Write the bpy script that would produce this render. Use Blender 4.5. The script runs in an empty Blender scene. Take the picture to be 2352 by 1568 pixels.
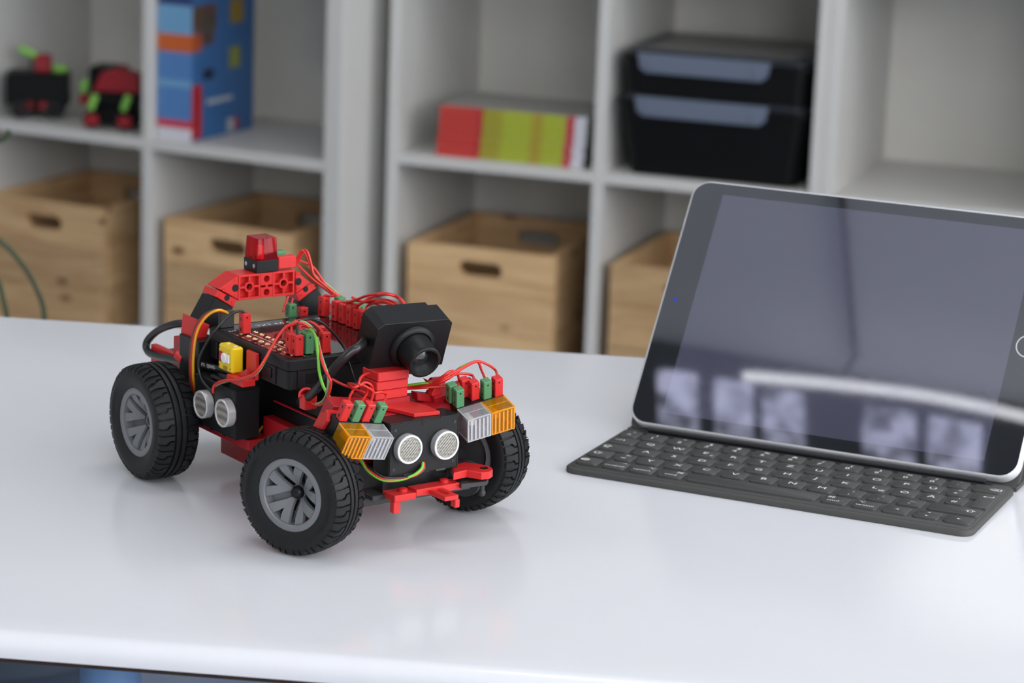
import bpy, bmesh, math, random
import numpy as np
from mathutils import Matrix, Vector

# ------------------------------------------------------------------ camera
scene = bpy.context.scene
COL = scene.collection
TZ = 0.68                      # height of the table top above the floor
IW, IH = 2352.0, 1568.0
FPX, PITCH, ROLL, CAMH = 6219.12, 0.23598, 0.03778, 0.45445
_fw = np.array([0.0, math.cos(PITCH), -math.sin(PITCH)])
_up = np.array([0.0, math.sin(PITCH), math.cos(PITCH)])
_rt = np.array([1.0, 0.0, 0.0])
CR = math.cos(ROLL) * _rt + math.sin(ROLL) * _up
CU = -math.sin(ROLL) * _rt + math.cos(ROLL) * _up
CO = np.array([0.0, 0.0, TZ + CAMH])
cam = bpy.data.cameras.new('camera')
cam.sensor_width = 36.0
cam.lens = FPX / IW * 36.0
cam.clip_start, cam.clip_end = 0.05, 60
cam.dof.use_dof = True
cam.dof.focus_distance = 1.49
cam.dof.aperture_fstop = 12.0
camo = bpy.data.objects.new('camera', cam)
COL.objects.link(camo)
camo.matrix_world = Matrix(((CR[0], CU[0], -_fw[0], CO[0]), (CR[1], CU[1], -_fw[1], CO[1]),
                            (CR[2], CU[2], -_fw[2], CO[2]), (0, 0, 0, 1)))
scene.camera = camo

# ------------------------------------------------------------------ world, exposure
world = bpy.data.worlds.new('daylight')
scene.world = world
world.use_nodes = True
bg = world.node_tree.nodes['Background']
bg.inputs[0].default_value = (0.97, 0.98, 1.0, 1)
bg.inputs[1].default_value = 6.6
LAMP = 5.5                     # strength of the ceiling panels
vs = scene.view_settings
vs.view_transform = 'Standard'
vs.look = 'None'
vs.exposure = 0.0
vs.gamma = 1.0
vs.use_curve_mapping = False

# ------------------------------------------------------------------ pixel -> place
def ray(px, py):
    return CO, CR * (px - IW / 2) / FPX - CU * (py - IH / 2) / FPX + _fw
def hit(px, py, P, n):
    o, d = ray(px, py)
    P = np.asarray(P, float); n = np.asarray(n, float)
    return o + d * (((P - o) @ n) / (d @ n))

# ------------------------------------------------------------------ mesh helpers
def rotm(axis, deg):
    return Matrix.Rotation(math.radians(deg), 4, axis)

class MB:
    """collects shapes; coordinates are multiplied by s when built"""
    def __init__(self, s=1.0):
        self.v, self.f, self.m, self.s, self.M, self.mi = [], [], [], s, None, 0
    def add(self, vs_, fs, mi=None):
        b = len(self.v)
        for p in vs_:
            p = Vector(p)
            if self.M is not None: p = self.M @ p
            self.v.append(p * self.s)
        for f in fs:
            self.f.append(tuple(i + b for i in f)); self.m.append(self.mi if mi is None else mi)
        return self
    def box(self, x0, x1, y0, y1, z0, z1, bev=0.0, mi=None, seg=1):
        if bev <= 0:
            v = [(x, y, z) for z in (z0, z1) for y in (y0, y1) for x in (x0, x1)]
            return self.add(v, [(0, 2, 3, 1), (4, 5, 7, 6), (0, 1, 5, 4), (2, 6, 7, 3), (0, 4, 6, 2), (1, 3, 7, 5)], mi)
        bm = bmesh.new(); bmesh.ops.create_cube(bm, size=1)
        for q in bm.verts:
            q.co = ((x0 + x1) / 2 + q.co.x * (x1 - x0), (y0 + y1) / 2 + q.co.y * (y1 - y0), (z0 + z1) / 2 + q.co.z * (z1 - z0))
        bmesh.ops.bevel(bm, geom=bm.edges[:], offset=bev, segments=seg, affect='EDGES', profile=0.5)
        bm.verts.index_update()
        self.add([q.co.copy() for q in bm.verts], [[q.index for q in f.verts] for f in bm.faces], mi)
        bm.free(); return self
    def prism(self, poly, h0, h1, frame=None, mi=None, bev=0.0):
        """poly in (a,b), extruded along c; frame maps (a,b,c)->xyz"""
        fr = frame or (lambda a, b, c: (a, b, c))
        n = len(poly)
        area = sum(poly[i][0] * poly[(i + 1) % n][1] - poly[(i + 1) % n][0] * poly[i][1] for i in range(n))
        if area < 0: poly = poly[::-1]
        lay = [(h0, 0.0), (h1, 0.0)] if bev <= 0 else [(h0, 0.0), (h1 - bev, 0.0), (h1, bev)]
        vs_, fs = [], []
        def inset(k):
            if k == 0: return poly
            out = []
            for i in range(n):
                p0, p1, p2 = Vector(poly[i - 1]), Vector(poly[i]), Vector(poly[(i + 1) % n])
                a = (p1 - p0).normalized(); b = (p2 - p1).normalized()
                na, nb = Vector((-a.y, a.x)), Vector((-b.y, b.x))
                t = (na + nb); d = max(0.35, 1 + na.dot(nb))
                q = p1 + t * (k / d); out.append((q.x, q.y))
            return out
        for h, k in lay:
            for a, b in inset(k): vs_.append(fr(a, b, h))
        fs.append(tuple(range(n - 1, -1, -1)))
        for l in range(len(lay) - 1):
            for i in range(n):
                j = (i + 1) % n
                fs.append((l * n + i, l * n + j, (l + 1) * n + j, (l + 1) * n + i))
        fs.append(tuple((len(lay) - 1) * n + i for i in range(n)))
        return self.add(vs_, fs, mi)
    def lathe(self, prof, o=(0, 0, 0), d=(0, 0, 1), n=32, mi=None, cap0=False, cap1=False, ph=0.0):
        """prof: list (radius, height along d)"""
        d = Vector(d).normalized(); a = d.orthogonal().normalized(); b = d.cross(a); o = Vector(o)
        vs_, fs = [], []
        for r, h in prof:
            for i in range(n):
                t = 2 * math.pi * i / n + ph
                vs_.append(o + d * h + (a * math.cos(t) + b * math.sin(t)) * r)
        for l in range(len(prof) - 1):
            for i in range(n):
                j = (i + 1) % n
                fs.append((l * n + i, l * n + j, (l + 1) * n + j, (l + 1) * n + i))
        if cap0: fs.append(tuple(range(n - 1, -1, -1)))
        if cap1: fs.append(tuple((len(prof) - 1) * n + i for i in range(n)))
        return self.add(vs_, fs, mi)
    def cyl(self, p0, p1, r, n=20, mi=None, r1=None):
        p0, p1 = Vector(p0), Vector(p1)
        return self.lathe([(r, 0), (r if r1 is None else r1, (p1 - p0).length)], p0, p1 - p0, n, mi, True, True)
    def tube(self, pts, r, n=8, sub=6, mi=None):
        P = smooth([Vector(p) for p in pts], sub)
        up = None; vs_, fs = [], []
        for i, p in enumerate(P):
            t = (P[min(i + 1, len(P) - 1)] - P[max(i - 1, 0)]).normalized()
            if up is None: up = t.orthogonal().normalized()
            up = (up - t * up.dot(t)).normalized(); w = t.cross(up)
            for k in range(n):
                a = 2 * math.pi * k / n
                vs_.append(p + (up * math.cos(a) + w * math.sin(a)) * r)
        for i in range(len(P) - 1):
            for k in range(n):
                j = (k + 1) % n
                fs.append((i * n + k, i * n + j, (i + 1) * n + j, (i + 1) * n + k))
        fs.append(tuple(range(n - 1, -1, -1))); fs.append(tuple((len(P) - 1) * n + k for k in range(n)))
        return self.add(vs_, fs, mi)
    def holed(self, hx, hy, a, b, t0, t1, frame, k=8, mi=None):
        """rectangle plate +-hx,+-hy with a round or stadium hole (half sizes a>=b), from t0 to t1"""
        sq = [(-1 + 2 * i / k, -1) for i in range(k)] + [(1, -1 + 2 * i / k) for i in range(k)] + \
             [(1 - 2 * i / k, 1) for i in range(k)] + [(-1, 1 - 2 * i / k) for i in range(k)]
        n = len(sq); c = a - b; inn = []
        for x, y in sq:
            qx, qy = x * a, y * b; px = max(-c, min(c, qx))
            v = Vector((qx - px, qy)); v = v.normalized() * b if v.length > 1e-9 else Vector((0, b))
            inn.append((px + v.x, v.y))
        out = [(x * hx, y * hy) for x, y in sq]
        vs_ = [frame(*p, t) for t in (t0, t1) for p in out] + [frame(*p, t) for t in (t0, t1) for p in inn]
        fs = []
        for i in range(n):
            j = (i + 1) % n
            fs += [(i, j, n + j, n + i), (n + i, n + j, 3 * n + j, 3 * n + i), (3 * n + i, 3 * n + j, 2 * n + j, 2 * n + i), (2 * n + i, 2 * n + j, j, i)]
        return self.add(vs_, fs, mi)
    def build(self, name, mats, parent=None, ang=35, smooth_=True):
        me = bpy.data.meshes.new(name)
        me.from_pydata([tuple(p) for p in self.v], [], self.f)
        if not isinstance(mats, (list, tuple)): mats = [mats]
        for m in mats: me.materials.append(m)
        me.polygons.foreach_set('material_index', self.m)
        bm = bmesh.new(); bm.from_mesh(me)
        bmesh.ops.recalc_face_normals(bm, faces=bm.faces[:])
        bm.to_mesh(me); bm.free()
        if smooth_:
            me.polygons.foreach_set('use_smooth', [True] * len(me.polygons))
            me.set_sharp_from_angle(angle=math.radians(ang))
        me.update()
        return link(name, me, parent)

def link(name, data, parent=None):
    o = bpy.data.objects.new(name, data)
    COL.objects.link(o)
    if parent is not None: o.parent = parent
    return o
def smooth(P, sub):
    if len(P) < 3 or sub < 2: return P
    out = []
    for i in range(len(P) - 1):
        p0, p1, p2, p3 = P[max(i - 1, 0)], P[i], P[i + 1], P[min(i + 2, len(P) - 1)]
        for k in range(sub):
            t = k / sub
            out.append(0.5 * ((2 * p1) + (p2 - p0) * t + (2 * p0 - 5 * p1 + 4 * p2 - p3) * t * t + (3 * p1 - p0 - 3 * p2 + p3) * t ** 3))
    out.append(P[-1]); return out
def rrect(x0, x1, y0, y1, r, k=5):
    out = []
    for cx, cy, a in ((x1 - r, y1 - r, 0), (x0 + r, y1 - r, 90), (x0 + r, y0 + r, 180), (x1 - r, y0 + r, 270)):
        for i in range(k + 1):
            t = math.radians(a + 90 * i / k); out.append((cx + r * math.cos(t), cy + r * math.sin(t)))
    return out
def thing(name, label, cat, loc=(0, 0, 0), rz=0.0, group=None):
    o = link(name, None)
    o.empty_display_size = 0.02
    o.location = loc; o.rotation_euler = (0, 0, rz)
    return tag(o, label, cat, group)
def tag(o, label, cat, group=None):
    o['label'] = label; o['category'] = cat
    if group: o['group'] = group
    return o
def struct(o):
    o['kind'] = 'structure'; return o
_txt = {}
def text_mesh(s, size, align='CENTER'):
    key = (s, size, align)
    if key in _txt: return _txt[key]
    cu = bpy.data.curves.new('lettering', 'FONT')
    cu.body = s; cu.size = size; cu.align_x = align; cu.align_y = 'CENTER'; cu.resolution_u = 2
    o = bpy.data.objects.new('lettering', cu); COL.objects.link(o)
    dg = bpy.context.evaluated_depsgraph_get()
    me = bpy.data.meshes.new_from_object(o.evaluated_get(dg))
    bpy.data.objects.remove(o); bpy.data.curves.remove(cu)
    _txt[key] = me
    return me
def lettering(s, size, mat, parent, M, name='lettering', align='CENTER'):
    me = text_mesh(s, size, align)
    if not me.materials: me.materials.append(mat)
    o = link(name, me, parent); o.matrix_local = M
    return o

# ------------------------------------------------------------------ materials
def nt(name):
    m = bpy.data.materials.new(name); m.use_nodes = True
    t = m.node_tree; b = t.nodes['Principled BSDF']
    return m, t, b
def N(t, kind, **kw):
    n = t.nodes.new(kind)
    for k, v in kw.items():
        if isinstance(k, str) and k.startswith('i_'): n.inputs[int(k[2:])].default_value = v
        else: setattr(n, k, v)
    return n
def plastic(name, rgb, rough=0.35, var=0.06, spec=0.5, bump=0.0, scale=900.0, metal=0.0, coat=0.0):
    m, t, b = nt(name)
    tc = N(t, 'ShaderNodeTexCoord'); nz = N(t, 'ShaderNodeTexNoise')
    nz.inputs['Scale'].default_value = scale; nz.inputs['Detail'].default_value = 2
    t.links.new(tc.outputs['Object'], nz.inputs['Vector'])
    mx = N(t, 'ShaderNodeMixRGB'); mx.blend_type = 'MULTIPLY'
    mx.inputs[0].default_value = var
    mx.inputs[1].default_value = (*rgb, 1)
    t.links.new(nz.outputs['Color'], mx.inputs[2]); t.links.new(mx.outputs[0], b.inputs['Base Color'])
    b.inputs['Roughness'].default_value = rough
    b.inputs['Specular IOR Level'].default_value = spec
    b.inputs['Metallic'].default_value = metal
    b.inputs['Coat Weight'].default_value = coat
    if bump > 0:
        bp = N(t, 'ShaderNodeBump'); bp.inputs['Strength'].default_value = bump; bp.inputs['Distance'].default_value = 0.0004
        t.links.new(nz.outputs['Fac'], bp.inputs['Height']); t.links.new(bp.outputs[0], b.inputs['Normal'])
    return m
def clearplastic(name, tint, gloss=0.12, body=None, bodyfac=0.0, ior=1.4):
    """thin moulded transparent plastic: tinted see-through, a surface reflection and a little body colour"""
    m = bpy.data.materials.new(name); m.use_nodes = True; t = m.node_tree
    t.nodes.clear(); out = N(t, 'ShaderNodeOutputMaterial')
    tr = N(t, 'ShaderNodeBsdfTransparent'); tr.inputs[0].default_value = (*tint, 1)
    gl = N(t, 'ShaderNodeBsdfGlossy'); gl.inputs['Roughness'].default_value = 0.08
    df = N(t, 'ShaderNodeBsdfDiffuse'); df.inputs[0].default_value = (*(body or tint), 1)
    nz = N(t, 'ShaderNodeTexNoise'); nz.inputs['Scale'].default_value = 60; tc = N(t, 'ShaderNodeTexCoord'); t.links.new(tc.outputs['Object'], nz.inputs['Vector'])
    ramp = N(t, 'ShaderNodeMapRange'); ramp.inputs[3].default_value = bodyfac * 0.8; ramp.inputs[4].default_value = bodyfac * 1.2
    t.links.new(nz.outputs['Fac'], ramp.inputs[0])
    m1 = N(t, 'ShaderNodeMixShader'); m2 = N(t, 'ShaderNodeMixShader')
    t.links.new(ramp.outputs[0], m1.inputs[0])
    t.links.new(tr.outputs[0], m1.inputs[1]); t.links.new(df.outputs[0], m1.inputs[2])
    fr = N(t, 'ShaderNodeFresnel'); fr.inputs[0].default_value = ior
    ad = N(t, 'ShaderNodeMath'); ad.operation = 'ADD'; ad.inputs[1].default_value = gloss * 0.3
    t.links.new(fr.outputs[0], ad.inputs[0]); t.links.new(ad.outputs[0], m2.inputs[0])
    t.links.new(m1.outputs[0], m2.inputs[1]); t.links.new(gl.outputs[0], m2.inputs[2])
    t.links.new(m2.outputs[0], out.inputs[0])
    return m
def wood(name, a, b_, knot, rough=0.55):
    m, t, b = nt(name)
    tc = N(t, 'ShaderNodeTexCoord'); oi = N(t, 'ShaderNodeObjectInfo')
    vm = N(t, 'ShaderNodeVectorMath'); vm.operation = 'MULTIPLY_ADD'
    cb = N(t, 'ShaderNodeCombineXYZ'); ml = N(t, 'ShaderNodeMath'); ml.operation = 'MULTIPLY'; ml.inputs[1].default_value = 37.0
    t.links.new(oi.outputs['Random'], ml.inputs[0])
    for i in range(3): t.links.new(ml.outputs[0], cb.inputs[i])
    t.links.new(tc.outputs['Object'], vm.inputs[0]); vm.inputs[1].default_value = (4, 4, 30)
    t.links.new(cb.outputs[0], vm.inputs[2])
    n1 = N(t, 'ShaderNodeTexNoise'); n1.inputs['Scale'].default_value = 1.4; n1.inputs['Detail'].default_value = 5; n1.inputs['Distortion'].default_value = 1.2
    t.links.new(vm.outputs[0], n1.inputs['Vector'])
    r1 = N(t, 'ShaderNodeValToRGB')
    r1.color_ramp.elements[0].position = 0.32; r1.color_ramp.elements[0].color = (*b_, 1)
    r1.color_ramp.elements[1].position = 0.66; r1.color_ramp.elements[1].color = (*a, 1)
    t.links.new(n1.outputs['Fac'], r1.inputs[0])
    v2 = N(t, 'ShaderNodeVectorMath'); v2.operation = 'MULTIPLY_ADD'; v2.inputs[1].default_value = (9, 9, 17)
    t.links.new(tc.outputs['Object'], v2.inputs[0]); t.links.new(cb.outputs[0], v2.inputs[2])
    vo = N(t, 'ShaderNodeTexVoronoi'); vo.inputs['Scale'].default_value = 1.0
    t.links.new(v2.outputs[0], vo.inputs['Vector'])
    r2 = N(t, 'ShaderNodeValToRGB')
    r2.color_ramp.elements[0].position = 0.07; r2.color_ramp.elements[0].color = (1, 1, 1, 1)
    r2.color_ramp.elements[1].position = 0.16; r2.color_ramp.elements[1].color = (0, 0, 0, 1)
    t.links.new(vo.outputs['Distance'], r2.inputs[0])
    mx = N(t, 'ShaderNodeMixRGB'); t.links.new(r2.outputs[0], mx.inputs[0])
    t.links.new(r1.outputs[0], mx.inputs[1]); mx.inputs[2].default_value = (*knot, 1)
    hs = N(t, 'ShaderNodeHueSaturation')
    mr = N(t, 'ShaderNodeMapRange'); mr.inputs[3].default_value = 0.78; mr.inputs[4].default_value = 1.15
    t.links.new(oi.outputs['Random'], mr.inputs[0]); t.links.new(mr.outputs[0], hs.inputs['Value'])
    t.links.new(mx.outputs[0], hs.inputs['Color']); t.links.new(hs.outputs[0], b.inputs['Base Color'])
    b.inputs['Roughness'].default_value = rough
    return m
def bands(name, axis, stops, rough=0.45):
    """flat print: constant colour bands along an object axis; stops = [(pos in metres, rgb)]"""
    m, t, b = nt(name)
    tc = N(t, 'ShaderNodeTexCoord'); sp = N(t, 'ShaderNodeSeparateXYZ')
    t.links.new(tc.outputs['Object'], sp.inputs[0])
    mr = N(t, 'ShaderNodeMapRange'); mr.inputs[1].default_value = -0.001; mr.inputs[2].default_value = 0.301
    t.links.new(sp.outputs[axis], mr.inputs[0])
    r = N(t, 'ShaderNodeValToRGB'); r.color_ramp.interpolation = 'CONSTANT'
    el = r.color_ramp.elements
    for i, (p, c) in enumerate(stops):
        q = (p + 0.001) / 0.302
        e = el[i] if i < 2 else el.new(min(q, 1.0))
        e.position = max(0.0, min(q, 1.0)); e.color = (*c, 1)
    t.links.new(mr.outputs[0], r.inputs[0]); t.links.new(r.outputs[0], b.inputs['Base Color'])
    b.inputs['Roughness'].default_value = rough
    return m
def emit(name, rgb, s):
    m = bpy.data.materials.new(name); m.use_nodes = True; t = m.node_tree
    t.nodes.clear(); o = N(t, 'ShaderNodeOutputMaterial'); e = N(t, 'ShaderNodeEmission')
    e.inputs[0].default_value = (*rgb, 1); e.inputs[1].default_value = s
    t.links.new(e.outputs[0], o.inputs[0]); return m

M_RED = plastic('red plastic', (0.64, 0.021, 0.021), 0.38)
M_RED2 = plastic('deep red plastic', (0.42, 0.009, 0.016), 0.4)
M_BLK = plastic('black plastic', (0.008, 0.0083, 0.009), 0.33, spec=0.28)
M_BLKS = plastic('black satin plastic', (0.009, 0.0093, 0.0105), 0.42, bump=0.1, scale=2500, spec=0.28)
M_GLOSSBLK = plastic('glossy dark lid film', (0.010, 0.006, 0.007), 0.07, coat=0.3)
M_DGREY = plastic('dark grey plastic', (0.028, 0.029, 0.031), 0.45)
M_TYRE = plastic('tyre rubber', (0.0105, 0.011, 0.0125), 0.5, var=0.3, bump=0.15, scale=1500, spec=0.3)
M_RIM = plastic('grey rim plastic', (0.165, 0.172, 0.185), 0.42)
M_YEL = plastic('yellow plastic', (0.80, 0.56, 0.008), 0.35)
M_GRN = plastic('green plug plastic', (0.085, 0.26, 0.115), 0.4)
M_WRED = plastic('red wire', (0.66, 0.025, 0.02), 0.35)
M_WGRN = plastic('green wire', (0.16, 0.50, 0.04), 0.35)
M_WGRN2 = plastic('pale green wire', (0.24, 0.36, 0.16), 0.4)
M_WYEL = plastic('orange wire', (0.85, 0.38, 0.015), 0.35)
M_WBRN = plastic('brown wire', (0.14, 0.05, 0.035), 0.4)
M_WBLK = plastic('black wire', (0.012, 0.012, 0.013), 0.3)
M_WHT = plastic('white plastic', (0.8, 0.8, 0.8), 0.35)
M_PRINT = plastic('white print', (0.75, 0.75, 0.76), 0.5)
M_GOLD = plastic('brass socket', (0.75, 0.58, 0.30), 0.25, metal=1.0)
M_ALU = plastic('aluminium', (0.72, 0.72, 0.74), 0.22, metal=1.0, scale=400)
M_ALUR = plastic('satin aluminium rim', (0.72, 0.72, 0.73), 0.34, metal=0.55)
M_AMBER = clearplastic('amber lens', (1.0, 0.52, 0.02), 0.12, (1.0, 0.45, 0.006), 0.26)
M_AMBERE = clearplastic('amber lens edge', (1.0, 0.42, 0.01), 0.12, (1.0, 0.36, 0.004), 0.75)
M_CLEAR = clearplastic('clear lens', (0.94, 0.94, 0.96), 0.15, (0.85, 0.85, 0.88), 0.24)
M_CLEARE = clearplastic('clear lens edge', (0.9, 0.9, 0.93), 0.2, (0.92, 0.92, 0.95), 0.40)
M_REDLENS = clearplastic('red lens', (0.80, 0.015, 0.035), 0.03, (0.60, 0.003, 0.02), 0.17, 1.2)
M_BULB = plastic('lamp bulb plastic', (0.85, 0.80, 0.7), 0.2)

# ------------------------------------------------------------------ setting
M_WALL = plastic('wall paint', (0.62, 0.62, 0.60), 0.8, scale=60, bump=0.1)
M_CEIL = plastic('ceiling paint', (0.86, 0.865, 0.88), 0.85, scale=60)
M_FLOOR = plastic('blue lino floor', (0.20, 0.265, 0.385), 0.45, var=0.5, scale=25)
M_FRAME = plastic('window frame paint', (0.10, 0.105, 0.115), 0.5)
M_PANEL = emit('lit lamp panel', (1.0, 0.985, 0.96), LAMP)
RX0, RX1, RY0, RY1, RH = -3.4, 3.6, -2.6, 6.4, 2.98

struct(MB().box(RX0, RX1, RY0, RY1, -0.1, 0.0).build('floor', M_FLOOR))
struct(MB().box(RX0, RX1, RY0, RY1, RH, RH + 0.1).build('ceiling', M_CEIL))
struct(MB().box(RX0 - 0.12, RX0, RY0, RY1, 0, RH).build('wall_left', M_WALL))
# the wall behind the shelves runs at the shelves' own angle
SH_O = np.array([-0.1995, 4.373]); SH_YAW = math.radians(-19)
wb = MB(); wb.box(-3.6, 4.2, 0.60, 0.72, 0, RH)
wbo = struct(wb.build('wall_back', M_WALL)); wbo.location = (SH_O[0], SH_O[1], 0); wbo.rotation_euler = (0, 0, SH_YAW)
# daylight: windows in the right half of the wall behind the camera and in the near half of the right wall
def window_wall(name, to_world, span, openings):
    w = MB()
    def bx(u0, u1, z0, z1, t0=-0.2, t1=0.0):
        p, q = to_world(u0, t0), to_world(u1, t1)
        w.box(min(p[0], q[0]), max(p[0], q[0]), min(p[1], q[1]), max(p[1], q[1]), z0, z1)
    bx(span[0], span[1], 0, 0.8); bx(span[0], span[1], 2.8, RH)
    e = span[0]
    for o0, o1 in openings: bx(e, o0, 0.8, 2.8); e = o1
    bx(e, span[1], 0.8, 2.8)
    struct(w.build(name, M_WALL))
    global NWIN
    for o0, o1 in openings:
        w = MB(); g = 0.06
        for a, b_, c, d in ((o0, o1, 0.8, 0.8 + g), (o0, o1, 2.8 - g, 2.8), (o0, o0 + g, 0.8 + g, 2.8 - g), (o1 - g, o1, 0.8 + g, 2.8 - g)):
            bx(a, b_, c, d, -0.14, -0.08)
        NWIN += 1; struct(w.build('window_%d' % NWIN, M_FRAME))
        # light portal in the opening
        la = bpy.data.lights.new('window_portal', 'AREA'); la.shape = 'RECTANGLE'; la.size = o1 - o0; la.size_y = 2.0
        la.cycles.is_portal = True
        lo = bpy.data.objects.new('window_portal', la); COL.objects.link(lo)
        p = to_world((o0 + o1) / 2, -0.05); n = Vector(to_world(0, 0)) - Vector(to_world(0, -1)); n = Vector((n.x, n.y, 0))
        lo.location = (p[0], p[1], 1.8); lo.rotation_euler = n.to_track_quat('-Z', 'Z').to_euler()
NWIN = 0
window_wall('wall_front', lambda u, t: (u, RY0 + t), (RX0, RX1), [(0.2, 1.7), (1.9, 3.4)])
window_wall('wall_right', lambda u, t: (RX1 - t, u), (RY0, RY1), [(-2.3, -0.9), (-0.7, 0.7), (0.9, 2.3)])

# ceiling lamps: flat light panels in frames
def ceiling_lamp(x, y, lx, ly, label):
    t = thing('ceiling_light', label, 'ceiling light', (x, y, RH), 0, 'flat ceiling panels')
    f = MB()
    for a, b_, c, d in ((-lx, lx, -ly, -ly + 0.02), (-lx, lx, ly - 0.02, ly), (-lx, -lx + 0.02, -ly + 0.02, ly - 0.02), (lx - 0.02, lx, -ly + 0.02, ly - 0.02)):
        f.box(a, b_, c, d, -0.045, 0)
    f.build('frame', M_WHT, t)
    MB().box(-lx + 0.02, lx - 0.02, -ly + 0.02, ly - 0.02, -0.03, -0.02).build('diffuser', M_PANEL, t)
LAMPL = {(-2.3, -0.9): 'flat ceiling panel where the left wall nears the window wall', (-2.3, 1.75): 'flat ceiling panel beside the middle of the left wall',
         (0.35, -0.9): 'flat ceiling panel between the table and the window wall', (0.35, 1.75): 'flat ceiling panel straight above the white table',
         (2.4, -0.9): 'flat ceiling panel in the corner between the two window walls', (2.4, 1.75): 'flat ceiling panel beside the last window of the right wall'}
for x in (-2.3, 0.35, 2.4):
    for y in (-0.9, 1.75):
        ceiling_lamp(x, y, 0.6, 0.3, LAMPL[(x, y)])

# what the tablet glass mirrors overhead: a bent light tube on a rod and an added dark plate with glowing panes, made up for the reflection
M_TUBE = emit('lit tube', (0.93, 0.94, 1.0), 3.2)
arc = [(-1.225, 0.708), (-1.16, 0.684), (-1.071, 0.650), (-0.93, 0.590), (-0.80, 0.520), (-0.70, 0.455)]
zt = RH - 0.10
k = 1 - 0.10 / 2.25                                  # the tube hangs a little lower than the ceiling
def low(p): return (0.07 + (p[0] - 0.07) * k, 1.69 + (p[1] - 1.69) * k, zt)
tl = thing('tube_light', 'bent white light tube hanging from a grey rod under the ceiling', 'tube light', low((-1.071, 0.650)))
MB().tube([tuple(Vector(low(p)) - Vector(low((-1.071, 0.650)))) for p in arc], 0.0085, 10).build('light_tube', M_TUBE, tl)
MB().cyl((0, 0, 0.012), (0, 0, 0.10), 0.004).build('hanger', M_DGREY, tl)
MB().tube([(0.004, 0.012, 0.092), (0.06, 0.155, 0.092), (0.16, 0.41, 0.092)], 0.005, 8).build('feed_cable', M_DGREY, tl)
lv = thing('reflection_panel', 'dark ceiling plate with glowing panes, added for the tablet reflection', 'reflection panel', (-1.08, 0.565, RH), math.radians(-26))
M_PANE = emit('glowing reflection pane', (0.55, 0.57, 0.78), 1.6)  # glowing panes added only to show up in the tablet glass
_t = M_PANE.node_tree; _nz = N(_t, 'ShaderNodeTexNoise'); _tc = N(_t, 'ShaderNodeTexCoord'); _mr = N(_t, 'ShaderNodeMapRange')
_nz.inputs['Scale'].default_value = 26; _nz.inputs['Detail'].default_value = 1
_mr.inputs[1].default_value = 0.35; _mr.inputs[2].default_value = 0.65; _mr.inputs[3].default_value = 0.5; _mr.inputs[4].default_value = 3.0
_t.links.new(_tc.outputs['Object'], _nz.inputs['Vector']); _t.links.new(_nz.outputs['Fac'], _mr.inputs[0])
_t.links.new(_mr.outputs[0], [n for n in _t.nodes if n.type == 'EMISSION'][0].inputs[1])
MB().box(-0.52, 0.52, -0.16, 0.105, -0.012, 0).build('backing_plate', M_FRAME, lv)
for px0, px1, y0 in ((-0.345, -0.275, 0.06), (-0.243, -0.178, 0.05), (-0.158, -0.087, 0.05), (0.014, 0.102, 0.07), (0.124, 0.21, 0.06)):
    MB().box(px0, px1, -0.12 + y0, 0.06, -0.02, -0.0125).build('pane', M_PANE, lv)

# ------------------------------------------------------------------ table
M_TABLE = plastic('white laminate', (0.72, 0.73, 0.77), 0.15, var=0.02, scale=40, spec=0.5)
M_TEDGE = plastic('brown board edge', (0.05, 0.022, 0.014), 0.8, var=0.9, scale=260)
M_TLEG = plastic('blue table leg', (0.13, 0.24, 0.44), 0.35)
TYAW = math.radians(-6.2)
tb_ = thing('table', 'white glossy table with rounded edge standing on blue legs', 'table', (-0.12, 1.2275, 0), TYAW)
tw0, tw1, td = -0.52, 1.05, 0.657
prof = []
def edge_ring(off, z): return [(x, y, z) for x, y in rrect(tw0 + off, tw1 - off, off, td - off, 0.035 - off * 0.5, 6)]
mb = MB(); rings = []
for i in range(7):
    a = math.pi / 2 * i / 6
    rings.append(edge_ring(0.010 * (1 - math.cos(a)) if 0 else 0.010 * (1 - math.sin(math.pi / 2 - a)), TZ - 0.010 + 0.010 * math.sin(a)))
rings.insert(0, edge_ring(0.0, TZ - 0.0115))
nr = len(rings[0]); V = [p for r in rings for p in r]; Fc = []
for l in range(len(rings) - 1):
    for i in range(nr):
        j = (i + 1) % nr; Fc.append((l * nr + i, l * nr + j, (l + 1) * nr + j, (l + 1) * nr + i))
Fc.append(tuple((len(rings) - 1) * nr + i for i in range(nr))); Fc.append(tuple(range(nr - 1, -1, -1)))
mb.add(V, Fc).build('table_top', M_TABLE, tb_, 60)
MB().prism(rrect(tw0 + 0.002, tw1 - 0.002, 0.002, td - 0.002, 0.034), TZ - 0.0142, TZ - 0.0116).build('board_edge', M_TEDGE, tb_)
for x in (-0.083, 0.93):
    for y in (0.055, td - 0.06):
        MB().cyl((x, y, 0.012), (x, y, TZ - 0.0142), 0.0155, 28).cyl((x, y, 0), (x, y, 0.012), 0.018, 28).build('leg', M_TLEG, tb_)

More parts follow.
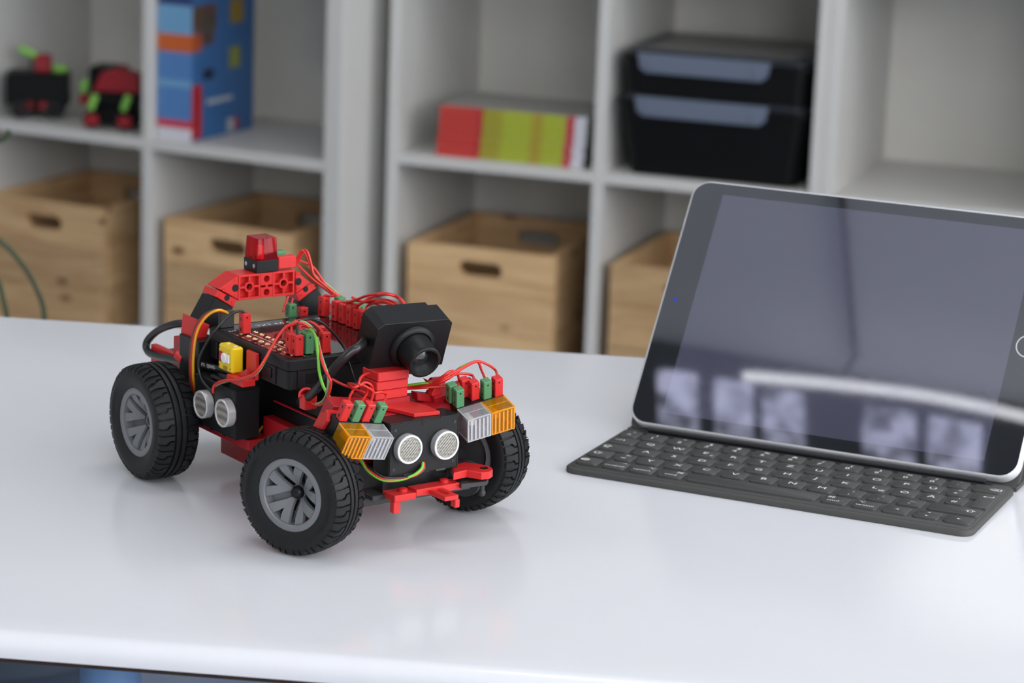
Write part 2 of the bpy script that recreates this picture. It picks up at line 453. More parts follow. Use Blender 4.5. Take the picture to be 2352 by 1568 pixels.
# ------------------------------------------------------------------ shelves
M_SHELF = plastic('white shelf board', (0.635, 0.625, 0.60), 0.45, scale=30, var=0.04)
M_SHELFB = plastic('shelf back board', (0.80, 0.785, 0.735), 0.6, scale=30, var=0.04)
CELL, DIV = 0.335, 0.018
ROWZ = [0.038, 0.038 + CELL + DIV, 0.038 + 2 * (CELL + DIV)]
TOPZ = 0.038 + 3 * CELL + 2 * DIV
def shelf_unit(label, o, yaw, cols, lt, rtk, depth, zoff=0.0):
    """local: x along the front from the first opening, y into the shelf"""
    t = thing('cube_shelf', label, 'shelf', (o[0], o[1], 0), yaw, 'white cube shelf units')
    w = cols * CELL + (cols - 1) * DIV
    H = TOPZ + 0.038 + zoff
    MB().box(-lt, 0, 0, depth, 0, H, 0.0015).build('side_panel', M_SHELF, t)
    MB().box(w, w + rtk, 0, depth, 0, H, 0.0015).build('side_panel', M_SHELF, t)
    MB().box(0, w, 0, depth, 0, 0.038 + zoff, 0.0015).build('bottom_board', M_SHELF, t)
    MB().box(0, w, 0, depth, TOPZ + zoff, H, 0.0015).build('top_board', M_SHELF, t)
    for c in range(cols - 1):
        x = (c + 1) * CELL + c * DIV
        MB().box(x, x + DIV, 0.001, depth - 0.009, 0.038 + zoff, TOPZ + zoff, 0.001).build('divider', M_SHELF, t)
    for r in (1, 2):
        for c in range(cols):
            x = c * (CELL + DIV)
            MB().box(x, x + CELL, 0.001, depth - 0.009, ROWZ[r] - DIV + zoff, ROWZ[r] + zoff, 0.001).build('shelf_board', M_SHELF, t)
    MB().box(0, w, depth - 0.008, depth - 0.001, 0.038 + zoff, TOPZ + zoff).build('back_panel', M_SHELFB, t)
    return t
SZR = TZ - 0.288                    # shelf top heights in the two groups
LZO = (TZ - 0.2994) - ROWZ[1]
RZO = SZR - ROWZ[1]
R_O, R_YAW = (-0.1995, 4.373), math.radians(-19)
L_O, L_YAW = (-0.9355, 4.6375), math.radians(-26)
shelf_unit('white cube shelf with the blue book row and toy vehicles', L_O, L_YAW, 2, 0.030, 0.033, 0.34, LZO)
shelf_unit('white cube shelf with the lime booklet stack and black boxes', R_O, R_YAW, 2, 0.018, 0.019, 0.39, RZO)
w2 = 2 * CELL + DIV + 0.019
U_O = (R_O[0] + math.cos(R_YAW) * (w2 + 0.0195), R_O[1] + math.sin(R_YAW) * (w2 + 0.0195))
shelf_unit('white cube shelf with empty compartments behind the tablet', U_O, R_YAW, 2, 0.019, 0.038, 0.39, RZO)

def place(o, base, yaw, s, d, z, rz=0.0):
    o.location = (base[0] + math.cos(yaw) * s - math.sin(yaw) * d, base[1] + math.sin(yaw) * s + math.cos(yaw) * d, z)
    o.rotation_euler = (0, 0, yaw + rz)

# crates of pine planks
M_PINE = wood('pine plank', (0.70, 0.475, 0.25), (0.52, 0.315, 0.15), (0.17, 0.07, 0.028))
def crate(label, base, yaw, s, d, z, w=0.255, dep=0.31, h=0.21, rz=0.0):
    t = thing('wooden_crate', label, 'crate', group='pine crates on the lower shelf')
    place(t, base, yaw, s, d, z, rz)
    th = 0.014; ph = h / 3; g = 0.0012
    for side in (0, 1):
        y0 = side * (dep - th)
        for k in range(3):
            m = MB()
            if k == 2:
                # top plank with a hand slot
                m.holed(w / 2, ph / 2 - g / 2, 0.038, 0.0125, y0, y0 + th, lambda a, b_, c: (w / 2 + a, c, k * ph + ph / 2 + b_), 10)
            else:
                m.box(0, w, y0, y0 + th, k * ph + g / 2, (k + 1) * ph - g / 2, 0.0012)
            m.build('plank', M_PINE, t)
    for x0 in (0.0, w - th):
        for k in range(3):
            MB().box(x0, x0 + th, th + 0.0004, dep - th - 0.0004, k * ph + g / 2, (k + 1) * ph - g / 2, 0.0012).build('plank', M_PINE, t)
    MB().box(th + 0.0004, w - th - 0.0004, th + 0.0004, dep - th - 0.0004, 0.004, 0.012).build('base_board', M_PINE, t)
    return t
zR0, zL0 = ROWZ[0] + RZO, ROWZ[0] + LZO
hR, hL = (TZ - 0.288 - 0.145) - zR0, (TZ - 0.2994 - 0.132) - zL0
crate('pine crate below the lime booklet stack', R_O, R_YAW, 0.022, 0.004, zR0, h=hR)
crate('pine crate below the black storage boxes, half behind the tablet', R_O, R_YAW, 0.372, 0.004, zR0, h=hR)
crate('pine crate below the toy vehicles', L_O, L_YAW, 0.004, 0.010, zL0, w=0.245, h=hL)
crate('pine crate below the blue book row', L_O, L_YAW, 0.373, 0.014, zL0, w=0.25, h=hL, dep=0.30)

# stack of booklets, spines to the front
RED_ = (0.60, 0.045, 0.035); LIME = (0.42, 0.48, 0.035); LIME2 = (0.38, 0.34, 0.03); OLV = (0.42, 0.33, 0.03)
M_BOOKLET = bands('lime and red spine print', 0, [(0, RED_), (0.066, (0.50, 0.012, 0.03)), (0.074, LIME2), (0.108, LIME), (0.158, OLV), (0.178, LIME), (0.216, (0.55, 0.06, 0.08)), (0.231, (0.74, 0.74, 0.80))])
M_BCOVER = plastic('grey booklet cover', (0.34, 0.33, 0.31), 0.4)
M_PAGES = plastic('page edges', (0.30, 0.32, 0.26), 0.8, var=0.4, scale=1200)
rnd = random.Random(4)
nB = 12; th = 0.083 / nB
ordn = ['topmost', 'second from the top', 'third from the top', 'fourth from the top', 'fifth from the top', 'sixth from the top',
        'sixth from the bottom', 'fifth from the bottom', 'fourth from the bottom', 'third from the bottom', 'second from the bottom', 'lowest']
for i in range(nB):
    t = thing('booklet', 'red and lime booklet, %s in the flat stack' % ordn[nB - 1 - i], 'booklet', group='stacked red and lime booklets')
    place(t, R_O, R_YAW, 0.062 + i * 0.0004 + rnd.uniform(-.001, .001), 0.018 + rnd.uniform(-.001, .001), SZR + 0.0003 + i * th, rnd.uniform(-.006, .006))
    c = MB().box(0, 0.251, 0, 0.003, 0, th - 0.0011).box(0, 0.251, 0.003, 0.17, 0, 0.0007, mi=1).box(0, 0.251, 0.003, 0.17, th - 0.0013, th - 0.0006, mi=1)
    c.build('cover', [M_BOOKLET, M_BCOVER], t)
    MB().box(0.0015, 0.2495, 0.0031, 0.1685, 0.0008, th - 0.0014).build('pages', M_PAGES, t)

# two black boxes with smoky lids, stacked
M_LID = plastic('smoky dark lid', (0.022, 0.026, 0.036), 0.3)
M_LIDP = plastic('grey lid panel', (0.20, 0.20, 0.185), 0.4)
M_BOX = plastic('black box plastic', (0.004, 0.0042, 0.0045), 0.4, spec=0.2)
M_CLIP = plastic('frosted clip', (0.135, 0.165, 0.225), 0.35)
def storage_box(label, s, d, z, w, dep, h, taper, clipz):
    t = thing('storage_box', label, 'storage box', group='black storage boxes'); place(t, R_O, R_YAW, s, d, z)
    p0 = rrect(taper, w - taper, taper * 0.6, dep - taper * 0.6, 0.02); p1 = rrect(0, w, 0, dep, 0.022)
    n = len(p0); hb = h - 0.016
    V = [(x, y, 0) for x, y in p0] + [(x, y, hb) for x, y in p1]
    MB().add(V, [tuple(range(n - 1, -1, -1)), tuple(range(n, 2 * n))] + [(i, (i + 1) % n, n + (i + 1) % n, n + i) for i in range(n)]).build('body', M_BOX, t)
    MB().prism(rrect(-0.006, w + 0.006, -0.006, dep + 0.006, 0.024), hb + 0.0002, hb + 0.008, bev=0.002).build('rim', M_BOX, t)
    l = MB().prism(rrect(0.002, w - 0.002, 0.002, dep - 0.002, 0.022), hb + 0.0083, h, bev=0.003)
    lo = l.build('lid', M_LID, t)
    MB().prism(rrect(0.03, w - 0.03, 0.03, dep - 0.03, 0.012), h + 0.0001, h + 0.0006).build('lid_panel', M_LIDP, lo)
    cw0, cw1 = 0.027, w - 0.060
    cl = MB(); fr = lambda a, b_, c: (a, -c, b_)
    cl.prism([(cw0, clipz + 0.031), (cw0 + 0.004, clipz + 0.008), (cw0 + 0.014, clipz), (cw1 - 0.014, clipz), (cw1 - 0.004, clipz + 0.008), (cw1, clipz + 0.031)], 0.0065, 0.0105, fr, bev=0.0012)
    co = cl.build('clip', M_CLIP, t)
    for x in (cw0 + 0.022, cw1 - 0.022):
        MB().lathe([(0.0075, 0.0105), (0.0065, 0.0125), (0.0, 0.0125)], (x, 0, clipz + 0.013), (0, -1, 0), 16).build('clip_boss', M_CLIP, co)
storage_box('deep black storage box with frosted clip, under the shallow one', 0.372, 0.012, SZR + 0.0003, 0.304, 0.27, 0.128, 0.016, 0.096)
storage_box('shallow black storage box with smoky lid, on the deep one', 0.373, 0.014, SZR + 0.1290, 0.302, 0.266, 0.070, 0.004, 0.036)

# row of blue books, spines to the front
B1 = (0.085, 0.22, 0.50); B2 = (0.16, 0.36, 0.58)
M_SPINE = bands('blue spine print', 2, [(0, (0.66, 0.66, 0.72)), (0.021, (0.60, 0.04, 0.06)), (0.034, B1), (0.089, B2), (0.101, B1), (0.148, (0.58, 0.12, 0.02)), (0.178, B2), (0.226, (0.015, 0.03, 0.14))])
M_COVER = plastic('blue cover print', (0.035, 0.13, 0.33), 0.35)
M_PAGEW = plastic('white page block', (0.7, 0.69, 0.66), 0.8, var=0.2)
M_CRED = plastic('red cover print', (0.42, 0.010, 0.015), 0.4)
M_CORG = plastic('orange cover print', (0.40, 0.075, 0.012), 0.4)
M_CYEL = plastic('yellow cover print', (0.30, 0.20, 0.015), 0.4)
M_CLIM = plastic('lime cover print', (0.26, 0.28, 0.03), 0.4)
M_CPHO = plastic('brown photo print', (0.16, 0.10, 0.075), 0.4, var=0.9, scale=60)
M_CWHT = plastic('pale cover print', (0.42, 0.46, 0.52), 0.4)
M_CNAV = plastic('navy cover print', (0.008, 0.012, 0.04), 0.4)
SZL = TZ - 0.2994
nb = 6; bw = 0.0108; bh = 0.238; bd = 0.195
bord = ['first', 'second', 'third', 'fourth', 'fifth', 'sixth']
for i in range(nb):
    lab = '%s blue book from the divider in the upright row' % bord[i] if i < nb - 1 else 'outermost blue book with its printed front cover showing'
    t = thing('book', lab, 'book', group='upright blue books'); place(t, L_O, L_YAW, 0.3565 + i * (bw + 0.0003), 0.016, SZL + 0.0003, 0)
    MB().box(0, bw, 0, 0.002, 0, bh).build('spine', M_SPINE, t)
    MB().box(0, 0.0012, 0.0021, bd, 0, bh).build('cover', M_COVER, t)
    co = MB().box(bw - 0.0012, bw, 0.0021, bd, 0, bh).build('cover', M_COVER, t)
    MB().box(0.0014, bw - 0.0014, 0.003, bd - 0.003, 0.002, bh - 0.003).build('page_block', M_PAGEW, t)
    if i == nb - 1:
        def patch(nm, mt, y0, y1, z0, z1):
            MB().box(bw + 0.0001, bw + 0.0005, y0, y1, z0, z1).build(nm, mt, co)
        patch('red_strip', M_CRED, 0.0022, 0.032, 0.004, 0.094)
        patch('orange_strip', M_CORG, 0.0022, 0.030, 0.150, 0.180)
        patch('photo', M_CPHO, 0.0022, 0.075, 0.182, 0.226)
        patch('photo', M_CPHO, 0.032, 0.068, 0.158, 0.181)
        patch('yellow_field', M_CYEL, 0.118, 0.160, 0.188, 0.228)
        patch('lime_field', M_CLIM, 0.118, 0.150, 0.112, 0.148)
        patch('dark_emblem', M_CNAV, 0.036, 0.068, 0.100, 0.118)
        patch('title_line', M_CWHT, 0.048, 0.128, 0.058, 0.066)
        patch('badge', M_CWHT, 0.112, 0.134, 0.003, 0.026)
        patch('badge', M_CRED, 0.135, 0.148, 0.006, 0.026)

# toy vehicles on the shelf
M_LEAFG = plastic('lime plastic', (0.24, 0.56, 0.09), 0.4)
M_TRED = plastic('dull red plastic', (0.30, 0.006, 0.014), 0.45)
def toy_a():
    t = thing('toy_vehicle', 'black toy vehicle with one red block and lime arm on its roof', 'toy'); place(t, L_O, L_YAW, 0.034, 0.03, SZL + 0.0003, 0.55)
    m = MB(0.001)
    m.box(0, 108, 0, 60, 22, 78, 3); m.build('body', M_BOX, t)
    MB(0.001).box(12, 100, 4, 56, 8, 21.9, 2).build('chassis', M_BOX, t)
    for x in (26, 82):
        for y in (-6, 66):
            w = MB(0.001); w.lathe([(6, -5), (15, -5), (17, -2), (17, 2), (15, 5), (6, 5)], (x, y, 17.2), (0, 1, 0), 24); w.build('wheel', M_TYRE, t)
    for x in (36, 68):
        MB(0.001).box(x - 10, x + 10, -9, -0.2, 16, 30, 2).build('bumper_block', M_TRED, t)
    MB(0.001).box(48, 76, 14, 42, 78.1, 108, 3).build('roof_block', M_TRED, t)
    a = MB(0.001); a.M = Matrix.Translation((36, 28, 112)) @ rotm('Y', 25); a.box(-17, 17, -6, 6, -7, 7, 4, seg=2); a.build('arm', M_LEAFG, t)
    MB(0.001).cyl((42, 28, 78.1), (42, 28, 108), 3).build('arm_post', M_DGREY, t)
    MB(0.001).box(78, 104, 20, 44, 78.1, 90, 3).build('roof_strip', M_LEAFG, t)
def toy_b():
    t = thing('toy_vehicle', 'black and red toy vehicle with lime fenders', 'toy'); place(t, L_O, L_YAW, 0.208, 0.030, SZL + 0.0003, 0.30)
    MB(0.001).box(0, 84, 0, 60, 8, 40, 4).build('chassis', M_BOX, t)
    MB(0.001).box(8, 84, -4, 40, 40.1, 64, 4).build('body', M_BOX, t)
    MB(0.001).box(-18, 26, 52, 112, 40.1, 98, 4).box(-14, 22, 60.1, 100, 14, 40, 3).build('control_box', M_BOX, t)
    c = MB(0.001); c.prism([(4, 62), (20, 96), (40, 100), (52, 108), (60, 98), (84, 94), (84, 64)], 8, 44, lambda a, b_, h: (a, h, b_)); c.build('cabin', M_TRED, t)
    for x in (8, 66):
        for y in (-8, 66):
            MB(0.001).lathe([(6, -5), (14, -5), (16, -2), (16, 2), (14, 5), (6, 5)], (x, y, 16.2), (0, 1, 0), 24).build('wheel', M_TYRE, t)
        f = MB(0.001); f.M = Matrix.Translation((x + 2, -9, 48 if x > 20 else 46)) @ rotm('Y', 20); f.box(-6, 6, -5, 5, -15, 15, 4, seg=2); f.build('fender', M_LEAFG, t)
        MB(0.001).box(x - 10, x + 14, -20, -13.6, 8, 26, 2).box(x - 4, x + 8, -13.7, -0.2, 18, 26).build('bumper_block', M_TRED, t)
    f = MB(0.001); f.M = Matrix.Translation((-28, 62, 62)) @ rotm('Y', 15); f.box(-7, 7, -5, 5, -12, 12, 4, seg=2); f.build('fender', M_LEAFG, t)
    MB(0.001).box(-36, -18.1, 56, 70, 30, 48, 2).build('bracket', M_TRED, t)
toy_a(); toy_b()

# plant behind the table: thin arching blades from a pot on the floor
M_BLADE = plastic('green leaf blade', (0.05, 0.075, 0.032), 0.5, var=0.4, scale=60)
M_POT = plastic('clay pot', (0.03, 0.045, 0.07), 0.6, scale=50)
PY = 2.55
pl_ = thing('grass_plant', 'potted plant with thin arching green blades behind the table', 'plant', (-0.50, PY, 0))
pm = MB(); pm.lathe([(0.0, 0.0), (0.085, 0.0), (0.115, 0.20), (0.125, 0.20), (0.125, 0.225), (0.108, 0.225), (0.105, 0.20), (0.0, 0.20)], n=32); pm.build('pot', M_POT, pl_)
def blade(pxs, r=0.005):
    pts = []
    for px, py in pxs:
        q = hit(px, py, (0, PY, 0), (0, 1, 0)); pts.append((q[0] + 0.50, 0, q[2]))
    q = [Vector(p) for p in pts]
    MB().tube(q, r, 8).build('leaf_blade', M_BLADE, pl_)
def bfoot(x, z): return x, z
b0 = [(-0.03, 0, 0.20), (-0.01, 0.0, 0.45)]
def blade2(pxs, r, base):
    pts = [Vector(base)]
    for px, py in pxs:
        q = hit(px, py, (0, PY, 0), (0, 1, 0)); pts.append(Vector((q[0] + 0.50, 0, q[2])))
    MB().tube(pts, r, 8).build('leaf_blade', M_BLADE, pl_)
blade2([(-260, 760), (-180, 560), (-60, 520), (8, 560), (60, 620), (95, 690), (103, 740), (106, 800), (100, 860)], 0.0026, (-0.03, 0, 0.20))
blade2([(-230, 800), (-150, 640), (-60, 590), (-8, 640), (8, 690), (18, 740), (24, 800)], 0.0026, (0.0, 0, 0.20))
blade2([(-250, 700), (-200, 420), (-90, 330), (0, 322), (22, 300)], 0.0026, (-0.02, 0.01, 0.20))

# ------------------------------------------------------------------ keyboard cover
KYAW = -0.41687; KO = (0.0329, 1.5595); KW = 250.6
TAU = 0.63464; TBK, TBZ = 101.8, 8.0
M_KB = plastic('charcoal keyboard fabric', (0.066, 0.067, 0.064), 0.62, var=0.35, bump=0.3, scale=1600)
M_KBD = plastic('dark hinge rubber', (0.010, 0.0105, 0.013), 0.5)
M_KLEG = plastic('key legend print', (0.88, 0.88, 0.88), 0.6)
kb = thing('keyboard_cover', 'dark grey fabric tablet keyboard with white key legends', 'keyboard', (KO[0], KO[1], TZ), KYAW)
KT = 3.6
m = MB(0.001)
m.prism(rrect(0, KW, 0, 104, 8, 6), 0.15, KT, bev=0.9); base = m.build('base', M_KB, kb, 50)
m = MB(0.001); m.prism(rrect(2.5, KW - 2.5, 3.5, 92.5, 6, 6), KT + 0.01, KT + 0.5, bev=0.4); m.build('key_field', M_KB, kb, 50)
m = MB(0.001); m.prism(rrect(10, 237, 93.6, 104, 1.5, 3), KT + 0.02, KT + 0.7, bev=0.3); m.build('magnetic_strip', M_KBD, kb)
# rest ridge under the tablet edge
m = MB(0.001); m.box(16, 233, 97.5, 101.2, KT + 0.72, KT + 3.0, 0.8, seg=2); m.build('rest_ridge', M_KBD, kb)
KZ0, KZ1 = KT + 0.52, KT + 1.9
_km = {}
def key(u0, u1, v, legend, h=13.6, v1=None, poly=None):
    w = round(u1 - u0, 2)
    kk = (w, h) if poly is None else ('p', w)
    if kk not in _km:
        mm = MB(0.001)
        pg = poly or rrect(-w / 2, w / 2, -h / 2, h / 2, 2.4, 4)
        mm.prism(pg, 0, KZ1 - KZ0, bev=0.35)
        o = mm.build('key', M_KB, kb, 50); _km[kk] = o.data
    else:
        o = link('key', _km[kk], kb)
    o.location = ((u0 + u1) / 2000, v / 1000, KZ0 / 1000)
    for it in legend:
        s, du, dv, sz = it
        me = text_mesh(s, sz * 1.12 / 1000)
        if not me.materials: me.materials.append(M_KLEG)
        q = link('legend', me, o)
        q.location = (du / 1000, dv / 1000, (KZ1 - KZ0 + 0.04) / 1000); q.scale = (1.25, 1, 1)
P_, KWD = 18.1, 15.1
def row(c0, v, syms):
    for i, s in enumerate(syms):
        c = c0 + i * P_
        lg = s if isinstance(s, list) else [(s, 0, 0, 5.2)]
        key(c - KWD / 2, c + KWD / 2, v, lg)
two = lambda a, b: [(a, 0.6, 3.0, 4.6), (b, -0.6, -2.6, 4.6)]
v5, v4, v3, v2, v1 = 84.6, 67.8, 50.8, 33.8, 15.6
key(4.3, 16.4, v5, two('°', '^'))
row(26, v5, [two(a, b) for a, b in zip('!"§$%&/()=', '1234567890')])
key(199.3, 211.4, v5, two('?', 'ß')); key(214.4, 226.4, v5, two('`', '´'))
key(229.4, 247.4, v5, [('⌫', 4.5, -1.0, 5.0)])
key(4.3, 20.6, v4, [('⇥', -3, 0, 5.5)])
row(30.1, v4, [c if c != 'E' else [('E', 0, 0, 5.2), ('€', 5.0, -3.6, 3.0)] for c in 'QWERTZUIOP'])
key(203.3, 215.3, v4, [('Ü', 0, 0, 5.2)]); key(218.3, 230.3, v4, two('*', '+'))
key(4.0, 24.6, v3, [('⇪', -6, 0, 5.5)])
row(34, v3, [c if c != 'L' else [('L', 0, 0, 5.2), ('@', 5.0, -3.6, 3.0)] for c in 'ASDFGHJKLÖ'])
key(207.2, 219.2, v3, [('Ä', 0, 0, 5.2)]); key(222.2, 234.2, v3, two("'", '#'))
# L-shaped return key over two rows
key(233.6, 247.4, (v4 + v3) / 2, [('↵', 2.4, 7.5, 5.8)], poly=[(-6.9, 15.3), (6.9, 15.3), (6.9, -15.3), (-3.0, -15.3), (-3.0, 1.8), (-6.9, 1.8)])
key(4.0, 18.4, v2, [('⇧', -2.5, 0, 5.5)]); key(21.4, 33.0, v2, two('>', '<'))
row(43.1, v2, ['Y', 'X', 'C', 'V', 'B', 'N', 'M', two(';', ','), two(':', '.'), two('_', '-')])
key(216.8, 247.2, v2, [('⇧', 9, 0, 5.5)])
key(4.0, 18.2, v1, [('◍', -3, 0.5, 5.0)]); key(21.2, 35.8, v1, [('control', 0, -2.6, 3.0), ('⌃', 4.2, 3.2, 3.6)])
key(38.6, 53.6, v1, [('option', 0, -2.6, 3.0), ('⌥', 4.2, 3.2, 3.6)]); key(56.6, 72.2, v1, [('cmd', 0, -2.6, 3.2), ('⌘', 4.0, 3.2, 3.8)])
key(75.2, 155.4, v1, [])
key(158.4, 173.8, v1, [('cmd', -1, -2.6, 3.2), ('⌘', -3.6, 3.2, 3.8)]); key(176.8, 192.0, v1, [('option', 0, -2.6, 3.0), ('⌥', -3.6, 3.2, 3.6)])
key(195.0, 210.4, v1, [('◂', 0, 0, 5)])
key(213.4, 228.6, v1 + 3.55, [('▴', 0, 0, 4.6)], h=6.5); key(213.4, 228.6, v1 - 3.55, [('▾', 0, 0, 4.6)], h=6.5)
key(231.4, 247.2, v1, [('▸', 0, 0, 5)])
# folded support behind the tablet
st, ct = math.sin(TAU), math.cos(TAU)
def tfr(u, v, w):   # tablet frame: u across, v up the glass, w out of the glass
    return (u, TBK + v * st - w * ct, TBZ + v * ct + w * st)
m = MB(0.001); m.prism(rrect(0, KW, -3.2, 96, 8, 5), -11.2, -8.3, tfr); m.build('back_flap', M_KB, kb)
m = MB(0.001); m.add([(0, 104.2, 0.2), (KW, 104.2, 0.2), (KW, 104.2, 3.0), (0, 104.2, 3.0), (0, 176, 0.2), (KW, 176, 0.2), (KW, 176, 3.0), (0, 176, 3.0)],
    [(0, 1, 2, 3), (4, 7, 6, 5), (0, 4, 5, 1), (3, 2, 6, 7), (0, 3, 7, 4), (1, 5, 6, 2)]); m.build('foot_flap', M_KB, kb)

# ------------------------------------------------------------------ tablet
M_GLASS, t_, b_ = nt('tablet glass')
b_.inputs['Base Color'].default_value = (0.010, 0.011, 0.013, 1); b_.inputs['Roughness'].default_value = 0.015
b_.inputs['IOR'].default_value = 2.6
nz = N(t_, 'ShaderNodeTexNoise'); nz.inputs['Scale'].default_value = 25; mr = N(t_, 'ShaderNodeMapRange')
mr.inputs[3].default_value = 0.012; mr.inputs[4].default_value = 0.03
t_.links.new(nz.outputs['Fac'], mr.inputs[0]); t_.links.new(mr.outputs[0], b_.inputs['Roughness'])
M_DISP, t_, b_ = nt('unlit display')
b_.inputs['Base Color'].default_value = (0.06, 0.061, 0.095, 1); b_.inputs['Roughness'].default_value = 0.02
b_.inputs['IOR'].default_value = 2.6
nz = N(t_, 'ShaderNodeTexNoise'); nz.inputs['Scale'].default_value = 25; mr = N(t_, 'ShaderNodeMapRange')
mr.inputs[3].default_value = 0.015; mr.inputs[4].default_value = 0.04
t_.links.new(nz.outputs['Fac'], mr.inputs[0]); t_.links.new(mr.outputs[0], b_.inputs['Roughness'])
M_SILVER = plastic('silver tablet shell', (0.70, 0.71, 0.74), 0.4, metal=0.25)
TH = 174.1
tab = thing('tablet', 'silver tablet with black bezel leaning on the keyboard cover', 'tablet', (KO[0], KO[1], TZ), KYAW)
m = MB(0.001); m.prism(rrect(0, KW, 0, TH, 12, 8), -7.5, -0.05, tfr, bev=0.9); m.build('shell', M_SILVER, tab, 50)
m = MB(0.001); m.prism(rrect(1.5, KW - 1.5, 1.5, TH - 1.5, 10.6, 8), -0.04, 0.25, tfr); m.build('front_glass', M_GLASS, tab, 30)
bx, by = (KW - 207.3) / 2, (TH - 155.5) / 2
m = MB(0.001); m.prism([(bx, by), (bx + 207.3, by), (bx + 207.3, by + 155.5), (bx, by + 155.5)], 0.255, 0.30, tfr); m.build('display', M_DISP, tab, 30)
hb = (KW - bx / 2 - 0.4, TH / 2)
m = MB(0.001)
def ringpts(r, n=40): return [(hb[0] + r * math.cos(2 * math.pi * i / n), hb[1] + r * math.sin(2 * math.pi * i / n)) for i in range(n)]
m.prism(ringpts(7.6), 0.26, 0.34, tfr); m.build('home_button', M_SILVER, tab)
m = MB(0.001); m.prism(ringpts(6.9), 0.345, 0.36, tfr); m.build('button_face', M_GLASS, tab)
cp = (9.5, TH / 2)
m = MB(0.001); m.prism([(cp[0] + 1.2 * math.cos(2 * math.pi * i / 20), cp[1] + 1.2 * math.sin(2 * math.pi * i / 20)) for i in range(20)], 0.255, 0.29, tfr)
m.build('front_camera', plastic('blue coated lens', (0.03, 0.05, 0.55), 0.1), tab)

# ------------------------------------------------------------------ toy car (millimetres, x forward, y to its left)
HD = math.radians(-54)
cF = np.array([math.cos(HD), math.sin(HD), 0]); cL = np.array([-math.sin(HD), math.cos(HD), 0]); cZ = np.array([0, 0, 1.0])
cO = np.array([-0.1511, 1.5598, TZ])
def loc(P):
    q = np.asarray(P) - cO; return Vector((q @ cF * 1000, q @ cL * 1000, q[2] * 1000))
def PX(px, py, y=None, x=None, z=None):
    if y is not None: return loc(hit(px, py, cO + cL * y / 1000, cL))
    if x is not None: return loc(hit(px, py, cO + cF * x / 1000, cF))
    return loc(hit(px, py, cO + cZ * z / 1000, cZ))
def PXP(px, py, p, n):
    """pixel onto a plane given in car millimetres"""
    P = cO + (cF * p[0] + cL * p[1] + cZ * p[2]) / 1000; nn = cF * n[0] + cL * n[1] + cZ * n[2]
    return loc(hit(px, py, P, nn))
car = thing('toy_car', 'red and black toy robot car with camera, sensors and four black wheels', 'toy car', tuple(cO), HD)
def mb(): return MB(0.001)
def boxp(name, mat, x0, x1, y0, y1, z0, z1, bev=0.35, parent=None, M=None):
    m = mb(); m.M = M; m.box(x0, x1, y0, y1, z0, z1, bev); return m.build(name, mat, parent or car)

# ---- wheels
R = 34.0
def tyre_mesh():
    m = mb()
    # w = across (outer side negative), r = radius
    prof = [(20.0, -9.0), (20.2, -11.6), (22.0, -12.4), (26.5, -13.4), (29.4, -13.0), (31.4, -11.6), (32.2, -9.0), (32.4, -5.0), (32.4, 5.0), (32.2, 9.0), (31.4, 11.6), (29.4, 13.0), (26.5, 13.4), (22, 12.4), (20.2, 11.6), (20.0, 9.0)]
    m.lathe(prof, (0, 0, 0), (0, 1, 0), 72)
    for c in (-1.9, 1.9):
        m.lathe([(32.7, c - 1.25), (33.9, c - 1.15), (34.0, c), (33.9, c + 1.15), (32.7, c + 1.25)], (0, 0, 0), (0, 1, 0), 72)
    def surf(w, h):
        a = abs(w)
        if a < 9: r = 32.4 - 0.2 * max(0, (a - 5) / 4)
        elif a < 11.6: r = 32.2 - 0.8 * (a - 9) / 2.6
        else: r = 31.4 - 2.6 * (a - 11.6) / 1.6
        return r + h
    def lug(th0, pts, sgn):
        """polygon (angle deg, w) raised from the carcass"""
        n = len(pts); V = []
        for h, k in ((-0.4, 1.0), (1.5, 0.94)):
            ca = sum(p[0] for p in pts) / n; cw = sum(p[1] for p in pts) / n
            for a, w in pts:
                a2 = math.radians(th0 + ca + (a - ca) * k); w2 = cw + (w - cw) * k
                r = surf(w2, h); V.append((r * math.cos(a2), sgn * w2, r * math.sin(a2)))
        m.add(V, [tuple(range(n, 2 * n))] + [(i, (i + 1) % n, n + (i + 1) % n, n + i) for i in range(n)])
    nl = 22; st_ = 360 / nl
    for sgn, ph in ((-1, 0), (1, st_ / 2)):
        for i in range(nl):
            t0 = i * st_ + ph
            lug(t0, [(0, 4.1), (9.2, 4.1), (9.2, 6.4), (5.4, 8.6), (5.2, 11.6), (5.0, 13.0), (0, 13.0), (0.0, 11.4), (0, 8)], sgn)
            lug(t0, [(10.6, 4.1), (15.0, 4.1), (15.0, 11.4), (14.6, 13.0), (6.8, 13.0), (7.0, 11.6), (7.2, 9.4), (10.6, 7.4)], sgn)
    return m
